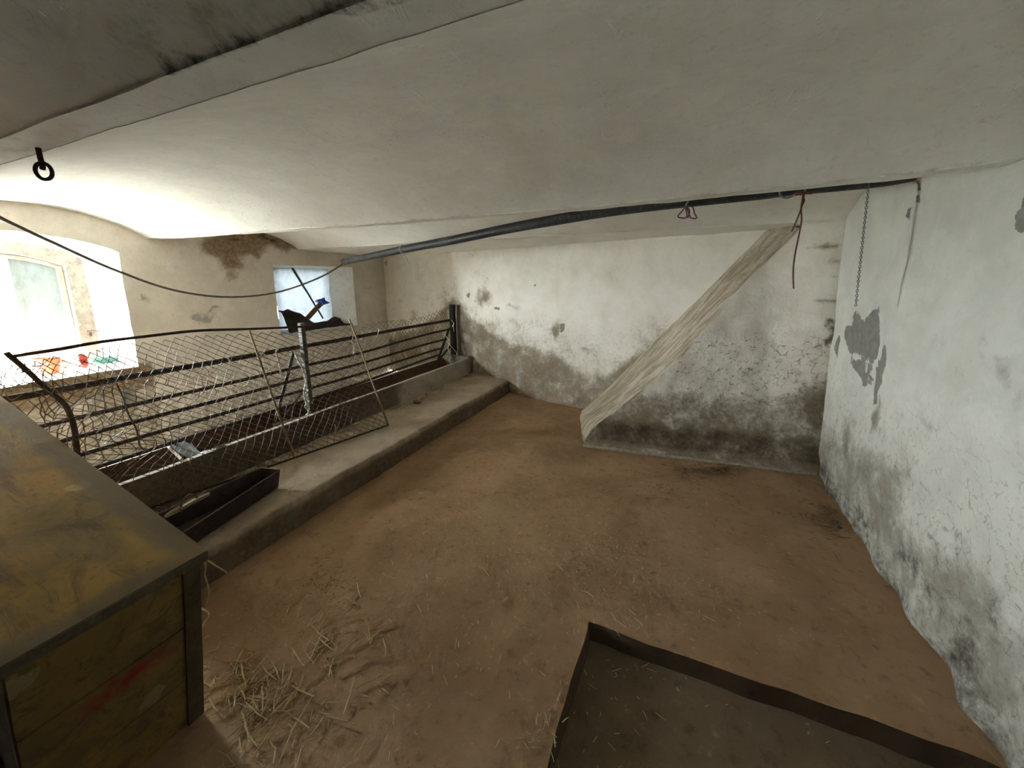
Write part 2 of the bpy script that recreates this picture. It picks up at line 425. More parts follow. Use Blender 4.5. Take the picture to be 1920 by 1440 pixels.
def right_attr(p):
    y, z = p[1], p[2]
    hd = .52 + .22 * fz(y, z, 7.7, 2.4)
    d = max(.64 * sstep(hd + .25, hd - .2, z), spots(R_SPOTS, y, z))
    g = max(.56 * sstep(.28 + .14 * fz(y, z, 2.2, 4), .03, z), spots(R_MOLD, y, z))
    return (d, g, spots(R_BARE, y, z), .55 * sstep(1.2, .7, z))
rows = []
NY, NZ = 280, 90
for i in range(NY + 1):
    y = lerp(YBACK, 3.74, i / NY)
    rows.append([(XR + .012 * fz(y, z, 4.4, 2.0) + .055 * sstep(1.0, 2.0, z) * sstep(3.3, 2.1, y) + .045 * sstep(.25, 0, z) * nz(y, z, 2, 5), y, z) for z in [lerp(-.2, 2.4, j / NZ) for j in range(NZ + 1)]])
struct(MB().grid(rows, right_attr).build('wall_right', M['wall_right'], smooth=True))

# --- wall_left with two window openings
W1 = dict(y0=.66, y1=1.93, sill=.735)
W2 = dict(y0=3.44, y1=4.73, sill=.84)
def head1(y): t = (y - 1.295) / .635; return 2.005 - .115 * t * t - .02 * t ** 8
def head2(y): return 1.80
L_SPOTS = mk(px_left, [(455, 452, .55, .26, 1.0), (520, 450, .5, .2, 1.0), (415, 462, .34, .24, .8), (430, 490, .22, .26, .7), (375, 600, .2, .12, .4), (405, 590, .12, .2, .3), (640, 740, .7, .3, .6), (545, 690, .4, .3, .3), (100, 760, .5, .3, .5), (265, 560, .12, .14, .35), (690, 540, .2, .15, .3)])
L_BARE = mk(px_left, [(375, 600, .16, .07, .62), (395, 580, .08, .05, .6), (262, 555, .05, .12, .6), (410, 596, .04, .05, .7)])
L_MOLD = mk(px_left, [(500, 446, .30, .07, .8), (440, 450, .12, .06, .5), (615, 690, .15, .08, .5), (380, 598, .1, .08, .3)])
def left_attr(p):
    y, z = p[1], p[2]
    d = max(.30 * sstep(.75, .1, z), spots(L_SPOTS, y, z))
    if y < 2.05: d = max(d, .95 * sstep(.40, .55, z) * sstep(.80, .72, z), .5 * sstep(.7, .4, z))  # shaded band under the sill painted into the dirt value
    return (d, spots(L_MOLD, y, z), spots(L_BARE, y, z), .12)
mb = MB()
def lw(y, z): return (XL + .014 * fz(y, z, 8.8, 2.0), y, z)
def wall_strip(ya, yb, zlo, zhi, ny, nzz):
    rows = []
    for i in range(ny + 1):
        y = lerp(ya, yb, i / ny); a, b = zlo(y), zhi(y)
        rows.append([lw(y, lerp(a, b, j / nzz)) for j in range(nzz + 1)])
    mb.grid(rows, left_attr)
Z0 = lambda y: -.24
ZT = lambda y: 2.56
wall_strip(YBACK, W1['y0'], Z0, ZT, 60, 44)
wall_strip(W1['y0'], W1['y1'], Z0, lambda y: W1['sill'], 30, 20); wall_strip(W1['y0'], W1['y1'], head1, ZT, 30, 10)
wall_strip(W1['y1'], W2['y0'], Z0, ZT, 44, 66)
wall_strip(W2['y0'], W2['y1'], Z0, lambda y: W2['sill'], 30, 20); wall_strip(W2['y0'], W2['y1'], head2, ZT, 30, 12)
wall_strip(W2['y1'], 5.62, Z0, ZT, 24, 66)
wall_l = struct(mb.build('wall_left', M['wall_left'], smooth=True))

def reveal(name, W, head, xb, dy0, dy1, dz, dsill, parent, mat):
    # splayed sides from the wall face to the plane x = xb
    mb = MB(); n = 24
    def ring(t):
        x = lerp(XL, xb, t); y0, y1 = W['y0'] + dy0 * t, W['y1'] - dy1 * t; s = W['sill'] + dsill * t
        pts = []
        for j in range(9): pts.append((x, y1, lerp(s, head(W['y1']) - dz * t, j / 8)))
        for j in range(1, n + 1):
            k = lerp(W['y1'], W['y0'], j / n); pts.append((x, lerp(y1, y0, j / n), head(k) - dz * t))
        for j in range(1, 9): pts.append((x, y0, lerp(head(W['y0']) - dz * t, s, j / 8)))
        for j in range(1, n + 1): pts.append((x, lerp(y0, y1, j / n), s))
        return [tuple(Vector(q) + Vector((0, .010 * nz(q[0], q[1], q[2], 5), .008 * nz(q[1], q[2], q[0], 5)))) for q in pts]
    mb.grid([ring(q) for q in (-.06, 0, .125, .25, .375, .5, .625, .75, .875, 1)], lambda p: (.15 if p[2] > .9 else .25, .05, 0, .3))
    return mb.build(name, mat, parent, smooth=True)
reveal('window_reveal', W1, head1, -5.56, .13, .13, .06, .03, wall_l, M['reveal'])
reveal('window_reveal', W2, head2, -5.54, .22, .22, .03, .03, wall_l, M['reveal'])

# --- wall_back behind the viewer
rows = [[(lerp(XL, XR, i / 40), YBACK + .01 * fz(i, j, 0, .4), 2.34 * j / 16) for j in range(17)] for i in range(41)]
struct(MB().grid(rows, lambda p: (.3 * sstep(.8, 0, p[2]), 0, 0, .1)).build('wall_back', M['old_wood'], smooth=True))

# --- blocker added left of the chest, keeps window light off the near bay
mb = MB(); na = lambda p: (.35 * sstep(.9, 0, p[2]), 0, 0, .1)
for yy in (.185, .065): mb.grid([[(lerp(XL - .05, -1.63, i / 40), yy + .006 * fz(i, j, 0, .3), lerp(-.05, 2.22, j / 24)) for j in range(25)] for i in range(41)], na)
mb.grid([[(-1.63, lerp(.065, .185, i / 3), lerp(-.05, 2.22, j / 24)) for j in range(25)] for i in range(4)], na)
struct(mb.build('wall_light_blocker', M['old_wood'], smooth=False))

# --- ceiling: shallow vaults between plastered beams
C_MOLD_LINE = [(az(a, b, ZB).x, az(a, b, ZB).y) for a, b in ((290, 140), (400, 108), (520, 66), (640, 22), (740, -8), (840, -40))]
def ceil_attr(p):
    x, y = p[0], p[1]
    g = 0.0; d = 0.0
    yl = poly(C_MOLD_LINE, x)
    if x > C_MOLD_LINE[0][0] - .05 and y < yl + .02:
        k = sstep(C_MOLD_LINE[0][0] - .05, C_MOLD_LINE[0][0] + .03, x)
        g = .66 * k * sstep(yl - .034 - .02 * nz(x, y, 1, 20), yl - .004, y)
        d = .35 * k * sstep(yl - .2, yl, y)
    if x < -1.6 and y < .62: d = max(d, .34 * sstep(.2, .55, y) * sstep(-1.6, -2.2, x))
    if y > 2.0:   # the wet corner over the rust stain
        d = max(d, .75 * blob((-5.1, 2.9), .5, .6)(x, y))
    yl1 = poly(L1, x); d = max(d, .30 * sstep(.03, .0, abs(y - yl1)))
    return (d, g, 0, .10)
mb = MB(); NXC = 180
XS = [lerp(XL - .06, XR + .12, i / NXC) for i in range(NXC + 1)]
def strip(ya, yb, zf, n):
    rows = []
    for x in XS:
        a, b = ya(x), yb(x)
        rows.append([(x, lerp(a, b, j / n), zf(lerp(-1, 1, j / n), x, lerp(a, b, j / n)) + .006 * fz(x, lerp(a, b, j / n), 6, 2.5)) for j in range(n + 1)])
    mb.grid(rows, ceil_attr)
def vault(rise): return lambda t, x, y: ZB + .004 + rise * (1 - abs(t) ** 2.3)
flat = lambda t, x, y: ZB
K = lambda c: (lambda x: c)
l1 = lambda x: poly(L1, x)
l4 = lambda x: poly(L4, x)
strip(K(YBACK - .02), K(-1.2), vault(.20), 16); strip(K(-1.2), K(-1.08), flat, 2)
strip(K(-1.08), K(.52), vault(.21), 64); strip(K(.52), K(.62), flat, 4)
strip(K(.62), l1, vault(.215), 60); strip(l1, lambda x: l1(x) + .10, flat, 3)
strip(lambda x: l1(x) + .10, l4, vault(.20), 34)
mb.grid([[(x, l4(x), ZB - .004 + .006 * fz(x, l4(x), 6, 2.5)), (x, l4(x), ZB + .03 + .006 * fz(x, l4(x), 6, 2.5))] for x in XS], ceil_attr)
strip(l4, lambda x: far_y(x) + .06, lambda t, x, y: ZB - .015 * (t + 1), 12)
for yy in (-1.2, -1.08, .52, .62):
    mb.grid([[(x, yy, ZB - .002 + .006 * fz(x, yy, 6, 2.5)), (x, yy, ZB + .02 + .006 * fz(x, yy, 6, 2.5))] for x in XS], ceil_attr)
for k in (0, .10):
    mb.grid([[(x, l1(x) + k, ZB - .002 + .006 * fz(x, l1(x) + k, 6, 2.5)), (x, l1(x) + k, ZB + .02 + .006 * fz(x, l1(x) + k, 6, 2.5))] for x in XS], ceil_attr)
struct(mb.build('ceiling', M['ceiling'], smooth=True))

# --- floor with a sunken pit by the right wall
PX0, PY1 = -.345, 1.52
def fl(x, y): return (x, y, .010 * fz(x, y, 0, 1.4) + .004 * nz(x, y, 3, 9))
mb = MB()
def fgrid(x0, x1, y0, y1, nx, ny): mb.grid([[fl(lerp(x0, x1, i / nx), lerp(y0, y1, j / ny)) for j in range(ny + 1)] for i in range(nx + 1)])
def pe(y): return PX0 + .012 * nz(y, 4, 1, 6)
def pf(x): return PY1 + .016 * nz(x, 8, 1, 5)
fgrid(-2.6, -2.2, YBACK - .02, 5.6, 6, 80)
mb.grid([[(-5.4 + 6.7 * i, YBACK - .1 + 8.5 * j, -.30) for j in range(2)] for i in range(2)])
mb.grid([[fl(lerp(-2.2, pe(lerp(YBACK, PY1, j / 90)), i / 50), lerp(YBACK, pf(PX0), j / 90)) for j in range(91)] for i in range(51)])
mb.grid([[fl(lerp(-2.2, PX0, i / 50), lerp(pf(lerp(-2.2, PX0, i / 50)) if i == 50 else pf(PX0), 5.3, j / 70)) for j in range(71)] for i in range(51)])
mb.grid([[fl(lerp(PX0, XR + .06, i / 40), lerp(pf(lerp(PX0, XR + .06, i / 40)), 4.4, j / 60)) for j in range(61)] for i in range(41)])
struct(mb.build('floor', M['floor'], smooth=True))
struct(MB().grid([[(lerp(-5.3, -3.3, i / 20), lerp(YBACK - .02, 5.7, j / 60), -.13 + .012 * fz(i, j, 2, .3)) for j in range(61)] for i in range(21)]).build('floor_passage', M['backfloor'], smooth=True))
mb = MB(); PD = -.085
def pz(x, y): return PD + .008 * fz(x, y, 3, 3)
mb.grid([[(lerp(PX0 - .03, XR + .05, i / 40), lerp(YBACK, PY1 + .03, j / 60), pz(lerp(PX0 - .03, XR + .05, i / 40), lerp(YBACK, PY1 + .03, j / 60))) for j in range(61)] for i in range(41)])
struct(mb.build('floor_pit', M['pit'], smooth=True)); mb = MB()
side = []
for j in range(91):
    y = lerp(YBACK, PY1, j / 90); side.append([(pe(y) + .016 * k / 4 + .006 * nz(y, k, 2, 9), y, lerp(fl(pe(y), y)[2], PD - .04, k / 4)) for k in range(5)])
mb.grid(side)
side = []
for i in range(61):
    x = lerp(PX0, XR + .05, i / 60); side.append([(x, pf(x) - .016 * k / 4 + .006 * nz(x, k, 5, 9), lerp(fl(x, pf(x))[2], PD - .04, k / 4)) for k in range(5)])
mb.grid(side)
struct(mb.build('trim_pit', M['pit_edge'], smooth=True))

# --- raised platform along the windows
def plz(x, y): return .178 - .022 * sstep(.8, .55, y) + .006 * fz(x, y, 2, 2.2)
rows = []
for j in range(121):
    y = lerp(YBACK + .02, far_y(-2.3) + .06, j / 120); e = -2.29 + .014 * fz(y, 1, 1, 2.5) + .006 * nz(y, 3, 0, 14)
    r = [(e + .014, y, -.08), (e + .008, y, .06), (e + .002 + .006 * nz(y, 7, 0, 9), y, .12), (e - .004, y, plz(e, y) - .022), (e - .016, y, plz(e, y) - .006), (e - .04, y, plz(e, y))]
    for i in range(1, 29):
        x = lerp(e - .04, -3.55, i / 28); yy = y if j < 120 else far_y(x) + .05
        r.append((x, lerp(YBACK + .02, far_y(x) + .05, j / 120), plz(x, y)))
    r.append((-3.56, lerp(YBACK + .02, far_y(-3.56) + .05, j / 120), -.2)); rows.append(r)
def plat_attr(p):
    x, y, z = p; r = .85 if z < .135 else (.45 if x > -2.325 else .14)
    r = max(r, .55 * sstep(-2.80, -3.0, x), .30 * sstep(1.6, .9, y)); return (r + .12 * fz(x, y, 1, 2), 0, 0, 0)
struct(MB().grid(rows, plat_attr).build('floor_platform', M['platform'], smooth=True))

# --- sloping buttress against the far wall
def lean(x): return lerp(.137, .03, sstep(.6, 1.06, x))
def but_y(x, z): return 3.43 + .10 * (x + .7) + lean(x) * z
def abut(px, py):
    y = 3.6
    for _ in range(40):
        p = ay(px, py, y); y = lerp(y, but_y(p.x, max(0, p.z)), .6)
    return ay(px, py, y)
FR = [abut(*q) for q in ((1098, 822), (1112, 803), (1140, 780), (1190, 742), (1236, 702), (1282, 660), (1345, 586), (1398, 528), (1450, 478), (1500, 428))]
BK = [afar(*q) for q in ((1078, 790), (1084, 775), (1107, 757), (1140, 727), (1170, 697), (1207, 660), (1275, 594), (1344, 526), (1395, 474), (1446, 422))]
FR[0].z = .05
rows_b, rows_s = [], []
fr = smooth_path(FR, 6); bk = smooth_path(BK, 6)
B_SP = []
def pbut(*q): return [(abut(a, b).x, abut(a, b).z) for a, b in q]
B_TOP = srt(pbut((1100, 800), (1180, 740), (1260, 735), (1330, 745), (1400, 760), (1470, 755), (1540, 715), (1560, 690)))
B_MOLD = mk(pbut, [(1240, 815, .5, .14, .45), (1340, 828, .5, .14, .45), (1180, 803, .3, .12, .45), (1440, 830, .45, .2, .45), (1510, 840, .25, .25, .45), (1548, 640, .08, .16, .6), (1545, 610, .06, .08, .6), (1535, 650, .14, .05, .45), (1500, 800, .15, .15, .4)])
B_SP2 = mk(pbut, [(1530, 780, .18, .3, .8), (1500, 690, .12, .1, .35), (1400, 700, .4, .12, .25), (1210, 700, .12, .12, .5), ])
B_THIN = mk(pbut, [(1545, 461, .18, .040, .62), (1562, 487, .10, .030, .62), (1562, 515, .12, .026, .5), (1555, 562, .16, .030, .62)])
def but_attr(p):
    x, z = p[0], p[2]
    h = poly(B_TOP, x) + .06 * fz(x, z, 4, 4)
    d = max(.62 * sstep(h + .20, h - .10, z) + .25 * sstep(.34, .2, z), spots(B_SP2, x, z), max(g_ * f_(x, z) * 1.4 for f_, g_ in B_THIN))
    g = max(spots(B_MOLD, x, z) * (.75 + .5 * nz(x, z, 3, 6)), .66 * sstep(.34 + .06 * nz(x, 1, 1, 4), .20, z) * sstep(.02, .09, z))
    if z < .045: g *= .35; d *= .8
    a = .95 * sstep(.42, .6, z) * sstep(1.25, 1.0, z) * sstep(-.35, .05, x)
    return (d, g, 0, a)
def foot(x, z): return .05 * sstep(.16, 0, z) + .012 * fz(x, z, 2, 5)
for f, b in zip(fr, bk):
    seg = [tuple(b.lerp(f, k / 7) + Vector((-.012, 0, .020)) * math.sin(math.pi * k / 7) * (1 + .5 * nz(f.x, k, f.z, 6))) for k in range(8)]
    rows_s.append([tuple(Vector(b) + Vector((0, .06, 0)))] + seg)
    rr = []
    for k in range(57):
        z = lerp(f.z, -.06, k / 56); rr.append((f.x, but_y(f.x, max(z, 0)) - (foot(f.x, z) if k else 0), z))
    rows_b.append(rr)
xe = fr[-1].x
for i in range(1, 15):
    x = lerp(xe, XR + .03, i / 14); zt = 2.06
    rows_b.append([(x, min(but_y(x, z), far_y(x) - .012) - foot(x, z), z) for z in [lerp(zt, -.06, k / 56) for k in range(57)]])
# round the left foot back to the far wall
edge0 = [Vector(q) for q in rows_s[0][1:]][::-1]
for k, e in enumerate(edge0):
    rows_b.insert(0, [(e.x - .03 * math.sin(math.pi * q / 56) * math.sin(math.pi * k / 7), e.y - .02 * math.sin(math.pi * q / 56) * (1 - k / 7), lerp(e.z, -.06, q / 56)) for q in range(57)])
but = struct(MB().grid(rows_b, but_attr).build('wall_buttress', M['buttress'], smooth=True))
MB().grid(rows_s).build('rubbed_slope', M['slope'], but, smooth=True)
mb = MB()   # crust of lime along the buttress foot
pts = [abut(*q) for q in ((1096, 826), (1130, 836), (1200, 845), (1300, 858), (1400, 869), (1480, 879), (1528, 885))]
pts = [Vector((p.x, p.y - .055, .004)) for p in smooth_path(pts, 8)]
mb.tube([p + Vector((0, .012 * nz(p.x, 1, 1, 11), 0)) for p in pts], [.016 + .012 * abs(nz(p.x, 2, 2, 13)) for p in pts], 6)
mb.build('lime_crust', simple('lime_crust', (.42, .37, .29), (.30, .25, .19), 30, .9, 0, .9, c3=(.55, .5, .42)), but, smooth=True)

mb = MB().grid([[(-5.35 + 6.75 * i, YBACK - .15 + 8.9 * j, 2.55) for j in range(2)] for i in range(2)])  # unseen shell added to stop sky light leaking through the joints
for y in (YBACK - .15, 6.15): mb.grid([[(-5.35 + 6.75 * i, y, lerp(-.4, 2.55, j)) for j in range(2)] for i in range(2)])
mb.grid([[(1.40, YBACK - .15 + 8.9 * i, lerp(-.4, 2.55, j)) for j in range(2)] for i in range(2)])
mb.grid([[(-5.30, YBACK - .15 + 8.9 * i, lerp(-.4, .1, j)) for j in range(2)] for i in range(2)])
def ostrip(ya, yb, zlo, zhi): mb.grid([[(-5.35, lerp(ya, yb, i / 12), lerp(zlo(lerp(ya, yb, i / 12)), zhi(lerp(ya, yb, i / 12)), j)) for j in range(2)] for i in range(13)])
a0, a1, c0, c1 = W1['y0'] + .045, W1['y1'] - .045, W2['y0'] + .085, W2['y1'] - .085
ostrip(YBACK - .15, a0, K(-.4), K(2.56)); ostrip(a0, a1, K(-.4), K(W1['sill'] + .004)); ostrip(a0, a1, lambda y: head1(lerp(W1['y0'], W1['y1'], (y - a0) / (a1 - a0))) - .018, K(2.56))
ostrip(a1, c0, K(-.4), K(2.56)); ostrip(c0, c1, K(-.4), K(W2['sill'] + .006)); ostrip(c0, c1, K(1.792), K(2.56)); ostrip(c1, 6.15, K(-.4), K(2.56))
struct(mb.build('wall_leak_shell', M['gravel'], recalc=False))
struct(MB().grid([[(-30 + 24.2 * i / 8, -14 + 32 * j / 8, -.25) for j in range(9)] for i in range(9)]).build('ground', M['gravel']))

# ------------------------------------------------------------------ window_1 (arched, behind the railing)
win1 = bpy.data.objects.new('window_1', None); COL.objects.link(win1); WL['window_1'] = Vector((-5.62, 1.3, .77)); win1.location = WL['window_1']
struct(win1)
def head1i(y): return head1(y) - .06
# grey masonry jamb and arch behind the splay
def band(x0, x1, yo0, yo1, yi0, yi1, hz_out, hz_in, s, mat, name, parent):
    mb = MB(); n = 20
    def ring(x, y0, y1, hd):
        pts = [(x, y1, lerp(s, hd(1), j / 10)) for j in range(11)]
        pts += [(x, lerp(y1, y0, j / n), hd(1 - 2 * j / n)) for j in range(1, n + 1)]
        pts += [(x, y0, lerp(hd(-1), s, j / 10)) for j in range(1, 11)]
        return pts
    mb.grid([ring(x0, yo0, yo1, hz_out), ring(x0, yi0, yi1, hz_in), ring(x1, yi0, yi1, hz_in)], lambda p: (.35, .12, 0, .5))
    return mb.build(name, mat, parent)
band(-5.545, -5.66, .78, 1.815, .90, 1.69, lambda t: 1.955 - .12 * t * t, lambda t: 1.845 - .10 * t * t, .74, M['jamb'], 'masonry_jamb', win1)
FX = -5.62
def arch_in(y): t = (y - 1.295) / .395; return 1.845 - .10 * t * t
ym = 1.355
fr1 = MB()
for (a, b) in ((.90, .945), (1.645, 1.69)):
    fr1.box((FX - .02, (a + b) / 2, (.90 + 1.75) / 2), (.05, b - a, .85), bev=.006)
fr1.box((FX - .02, 1.295, .915), (.06, .79, .05), bev=.006)
fr1.tube([(FX - .02, y, arch_in(y) - .02) for y in [lerp(.92, 1.67, k / 12) for k in range(13)]], .025, 6)
fr1o = fr1.build('window_frame', M['timber'], win1)
MB().box((FX + .005, ym, 1.365), (.045, .034, .90), bev=.006).build('mullion', M['timber'], fr1o)
def pane(ya, yb, x, zlo, name, mat, parent):
    n = 10; rows = []
    for i in range(n + 1):
        y = lerp(ya, yb, i / n); rows.append([(x + .002 * nz(y, j, 0, 2), y, lerp(zlo, arch_in(y) - .03, j / 8)) for j in range(9)])
    mb = MB().grid(rows); rows2 = [[(p[0] - .004, p[1], p[2]) for p in r] for r in rows]; mb.grid(rows2, None, True)
    return mb.build(name, mat, parent, smooth=True)
pane(.945, ym - .017, FX - .03, .94, 'pane', M['pane_clear'], fr1o)
pane(ym + .017, 1.645, FX - .01, .94, 'pane', M['pane_frost'], fr1o)
ct = MB(); c0 = ax(168, 626, -5.54)
ct.box(c0, (.03, .022, .05), None, .005)
ct.tube([c0 + Vector((.01, -.02, .025)), c0 + Vector((.02, .06, .02)), c0 + Vector((.03, .14, .03))], .006, 5)
ct.build('catch', M['rim_metal'], win1)

# things on the sill
sz1 = .76
def cup(name, label, px, py, r0, r1, h, outer, inner, tilt=None, cat='cup'):
    base = ax(px, py, -5.43); base.z = sz1 + .002
    t = thing(name, label, cat, base)
    mt = tilt or Matrix.Identity(3)
    lift = Vector((0, 0, r1 * .96 if tilt else 0))
    MB().lathe(base + lift, [(0.0, 0), (r0 * .9, 0), (r0, .006), (r1, h), (r1 + .006, h + .004), (r1 + .006, h - .012)], 24, mt).build('cup_wall', outer, t, smooth=True)
    MB().lathe(base + lift, [(r1 + .004, h + .004), (r1 - .004, h), (r0 * .9, .012), (0, .012)], 24, mt).build('cup_inside', inner, t, smooth=True)
    return t
cup('plastic_pot', 'orange plastic pot standing on the white window sill', 93, 690, .062, .078, .14, M['orange'], M['orange'], cat='pot')
cup('plastic_beaker', 'faded pink beaker with red inside lying tipped on the window sill', 122, 690, .05, .066, .13, M['pink'], M['red_in'],
    Matrix.Rotation(math.radians(82), 3, Vector((-.80, .6, 0)).normalized()), cat='beaker')
gp = ax(200, 688, -5.40); gp.z = sz1
g = thing('netting_bundle', 'tangled green netting bundle at the right end of the window sill', 'netting', gp)
mb = MB()
for k in range(26):
    pts = [gp + Vector((random.uniform(-.06, .05), random.uniform(-.10, .10), .008 + abs(random.gauss(.03, .03)))) for _ in range(5)]
    mb.tube(smooth_path(pts, 3), .0035, 4)
mb.build('strands', M['green'], g)
mb = MB()
for k in range(40):
    p = Vector((random.uniform(-5.52, -5.30), random.uniform(1.0, 1.72), sz1 - .008 + random.uniform(0, .012))); a = random.uniform(-.6, .6) + 1.57; l = random.uniform(.04, .14)
    d = Vector((math.cos(a), math.sin(a), random.uniform(-.05, .08))) * l; mb.tube([p - d / 2, p + d / 2], .0025, 4)
tag(mb.build('straw_wisps', M['straw'], None), 'thin wisps of straw strewn along the window sill', 'straw', kind='stuff')

# ------------------------------------------------------------------ window_2 (small, covered with film)
win2 = bpy.data.objects.new('window_2', None); COL.objects.link(win2); WL['window_2'] = Vector((-5.6, 4.08, .87)); win2.location = WL['window_2']
struct(win2)
fr2 = MB()
for y in (3.655, 4.515): fr2.box((-5.60, y, 1.315), (.06, .05, .93), bev=.006)
fr2.box((-5.60, 4.085, 1.755), (.06, .91, .05), bev=.006); fr2.box((-5.60, 4.085, .88), (.06, .91, .05), bev=.006)
fr2o = fr2.build('window_frame', M['dark_wood'], win2)
MB().tube([(-5.605, 4.12, .9), (-5.605, 4.12, 1.74)], .010, 5).build('glazing_bar', M['dark_wood'], fr2o)
MB().tube([(-5.605, 3.68, 1.16), (-5.605, 4.5, 1.16)], .010, 5).build('glazing_bar', M['dark_wood'], fr2o)
for (a, b, c, d) in ((3.68, 4.11, .90, 1.15), (4.13, 4.49, .90, 1.15), (3.68, 4.11, 1.17, 1.73), (4.13, 4.49, 1.17, 1.73)):
    MB().box((-5.61, (a + b) / 2, (c + d) / 2), (.004, b - a, d - c)).build('pane', M['pane_clear'], fr2o)
# crumpled film hanging in front
rows = []
for i in range(41):
    u = i / 40; y = lerp(3.58, 4.57, u); zb = .86 + .006 * nz(u, 3, 0, 9)
    rows.append([(-5.495 + .016 * fz(y, lerp(zb, 1.81, j / 40), 5, 4) + .010 * nz(y, j / 40, 1, 16), y + .01 * nz(j / 8, 2, u), lerp(zb, 1.81, j / 40)) for j in range(41)])
fm = MB().grid(rows); tag(fm.build('plastic_film', M['film'], None, smooth=True), 'crumpled white plastic film stretched over the small window', 'film')
mb = MB(); a, b = ax(545, 497, -5.45), ax(606, 597, -5.45); d = b - a
mb.tube([a + d * (k / 8) + Vector((0, .008 * nz(k, 1, 1, .9), 0)) for k in range(9)], [.018, .02, .017, .016, .014, .014, .012, .014, .012], 5)
tag(mb.build('slanting_lath', M['dark_wood']), 'thin dark lath slanting across the film of the small window', 'lath')
a, b = ax(562, 612, -5.42), ax(602, 569, -5.42); d = (b - a); ln = d.length; d.normalize(); c = (a + b) / 2; s_ = Vector((1, 0, 0)); u = d.cross(s_)
pl = thing('propped_board', 'short brown board propped diagonally in the small window', 'board', a)
MB().box(c, (.022, .075, ln), Matrix((s_, u, d)).transposed(), .004).build('plank', M['old_wood'], pl)
bl = MB(); bc = ax(606, 566, -5.40)
for k in range(14):
    pts = [bc + Vector((random.gauss(0, .012), random.gauss(0, .04), random.gauss(0, .025))) for _ in range(4)]; bl.tube(smooth_path(pts, 3), .008, 5)
tag(bl.build('blue_rag', M['blue']), 'bright blue rag knotted at the top of the propped board', 'rag')
# dark hay and boards lying on the deep sill
rows = []
for i in range(31):
    y = lerp(3.60, 4.56, i / 30); hmax = lerp(.30, .06, sstep(.15, .62, i / 30)) + .03 * nz(y, 2, 2, 8)
    if i > 24: hmax += .06 * sstep(24, 29, i)
    rows.append([(lerp(-5.25, -5.47, j / 14), y, .862 + max(0, hmax * math.sin(min(1, j / 11) * 1.57) + .022 * fz(y, j / 9, 0, 7)) - (.014 if j == 0 else 0)) for j in range(15)])
tag(MB().grid(rows).build('hay_heap', M['hay'], smooth=True), 'dark musty hay heaped on the sill of the small window', 'hay', kind='stuff')
mb = MB().box((-5.285, 4.32, .865), (.055, .62, .022), rotz(.03), .004)
tag(mb.build('sill_board', M['dark_wood']), 'dark rotten board lying on the small window sill', 'board')

# ------------------------------------------------------------------ long concrete feed trough
tr = thing('feed_trough', 'long concrete feed trough with dark inside under the iron railing', 'trough', (-3.3, 2.8, .17))
def trough_body():
    ya, yb = .66, 4.80; n = 70; rows_o, rows_i, rimf, rimb = [], [], [], []
    for k in range(n + 1):
        y = lerp(ya, yb, k / n); w1_ = .006 * nz(y, 1, 0, 3); z = .392 + .006 * nz(y, 5, 0, 2.5)
        rows_o.append([(-3.02 + w1_, y, .15), (-3.05 + w1_, y, .27), (-3.075 + w1_, y, z - .008), (-3.085 + w1_, y, z)])
        rows_i.append([(-3.125 + w1_, y, z), (-3.14 + w1_, y, z - .01), (-3.22, y, .22), (-3.38, y, .22), (-3.475, y, z - .012), (-3.485, y, z)])
        rimf.append([(-3.085 + w1_, y, z), (-3.125 + w1_, y, z)]); rimb.append([(-3.485, y, z), (-3.53, y, z), (-3.54, y, z - .02), (-3.565, y, -.16)])
    MB().grid(rows_o, lambda p: (.85 * sstep(3.6, 2.9, p[1]) + .25, .1, 0, 0)).build('front_wall', M['trough_front'], tr, smooth=True)  # browner toward the near end, greyer toward the far end
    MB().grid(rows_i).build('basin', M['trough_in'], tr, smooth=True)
    b = MB().grid(rimf); b.build('front_rim', M['rim'], tr); MB().grid(rimb).build('back_rim', M['rim'], tr)
    e = MB().box((-3.29, 4.86, .285), (.52, .14, .29), bev=.02); e.build('end_block', M['trough'], tr)
M['trough_front'] = plaster('brown_grey_concrete', (.36, .32, .26), (.31, .27, .21), (.085, .06, .042), (.15, .11, .075), warm=(.34, .29, .22))
M['rim'] = simple('pale_worn_rim', (.46, .40, .33), (.36, .305, .24), 25, .85, 0, .5, c3=(.24, .19, .14))
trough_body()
p = ax(327, 842, -3.3)
MB().tube([(-3.13, p.y - .04, .395), (-3.49, p.y + .04, .40)], .010, 6).build('divider_rod', M['rust'] if 'rust' in M else M['stile'], tr)
# pale plastic sack over the trough
rows = []
c = Vector((-3.31, 1.42, .40))
for i in range(15):
    u = i / 14
    rows.append([(lerp(-3.50, -3.11, u) , c.y + lerp(.03, .10, u) + lerp(-.05, .05, j / 8) * (1.2 - .5 * u) + .02 * nz(u, j, 3, 3), .402 - .16 * math.sin(math.pi * u) * (.35 + .65 * abs(math.sin(j * .6 + u))) + .01 * nz(u, j, 1, 6) + .008) for j in range(9)])
tag(MB().grid(rows).build('plastic_sack', M['sack'], smooth=True), 'crumpled pale blue plastic sack sagging across the concrete feed trough', 'sack')

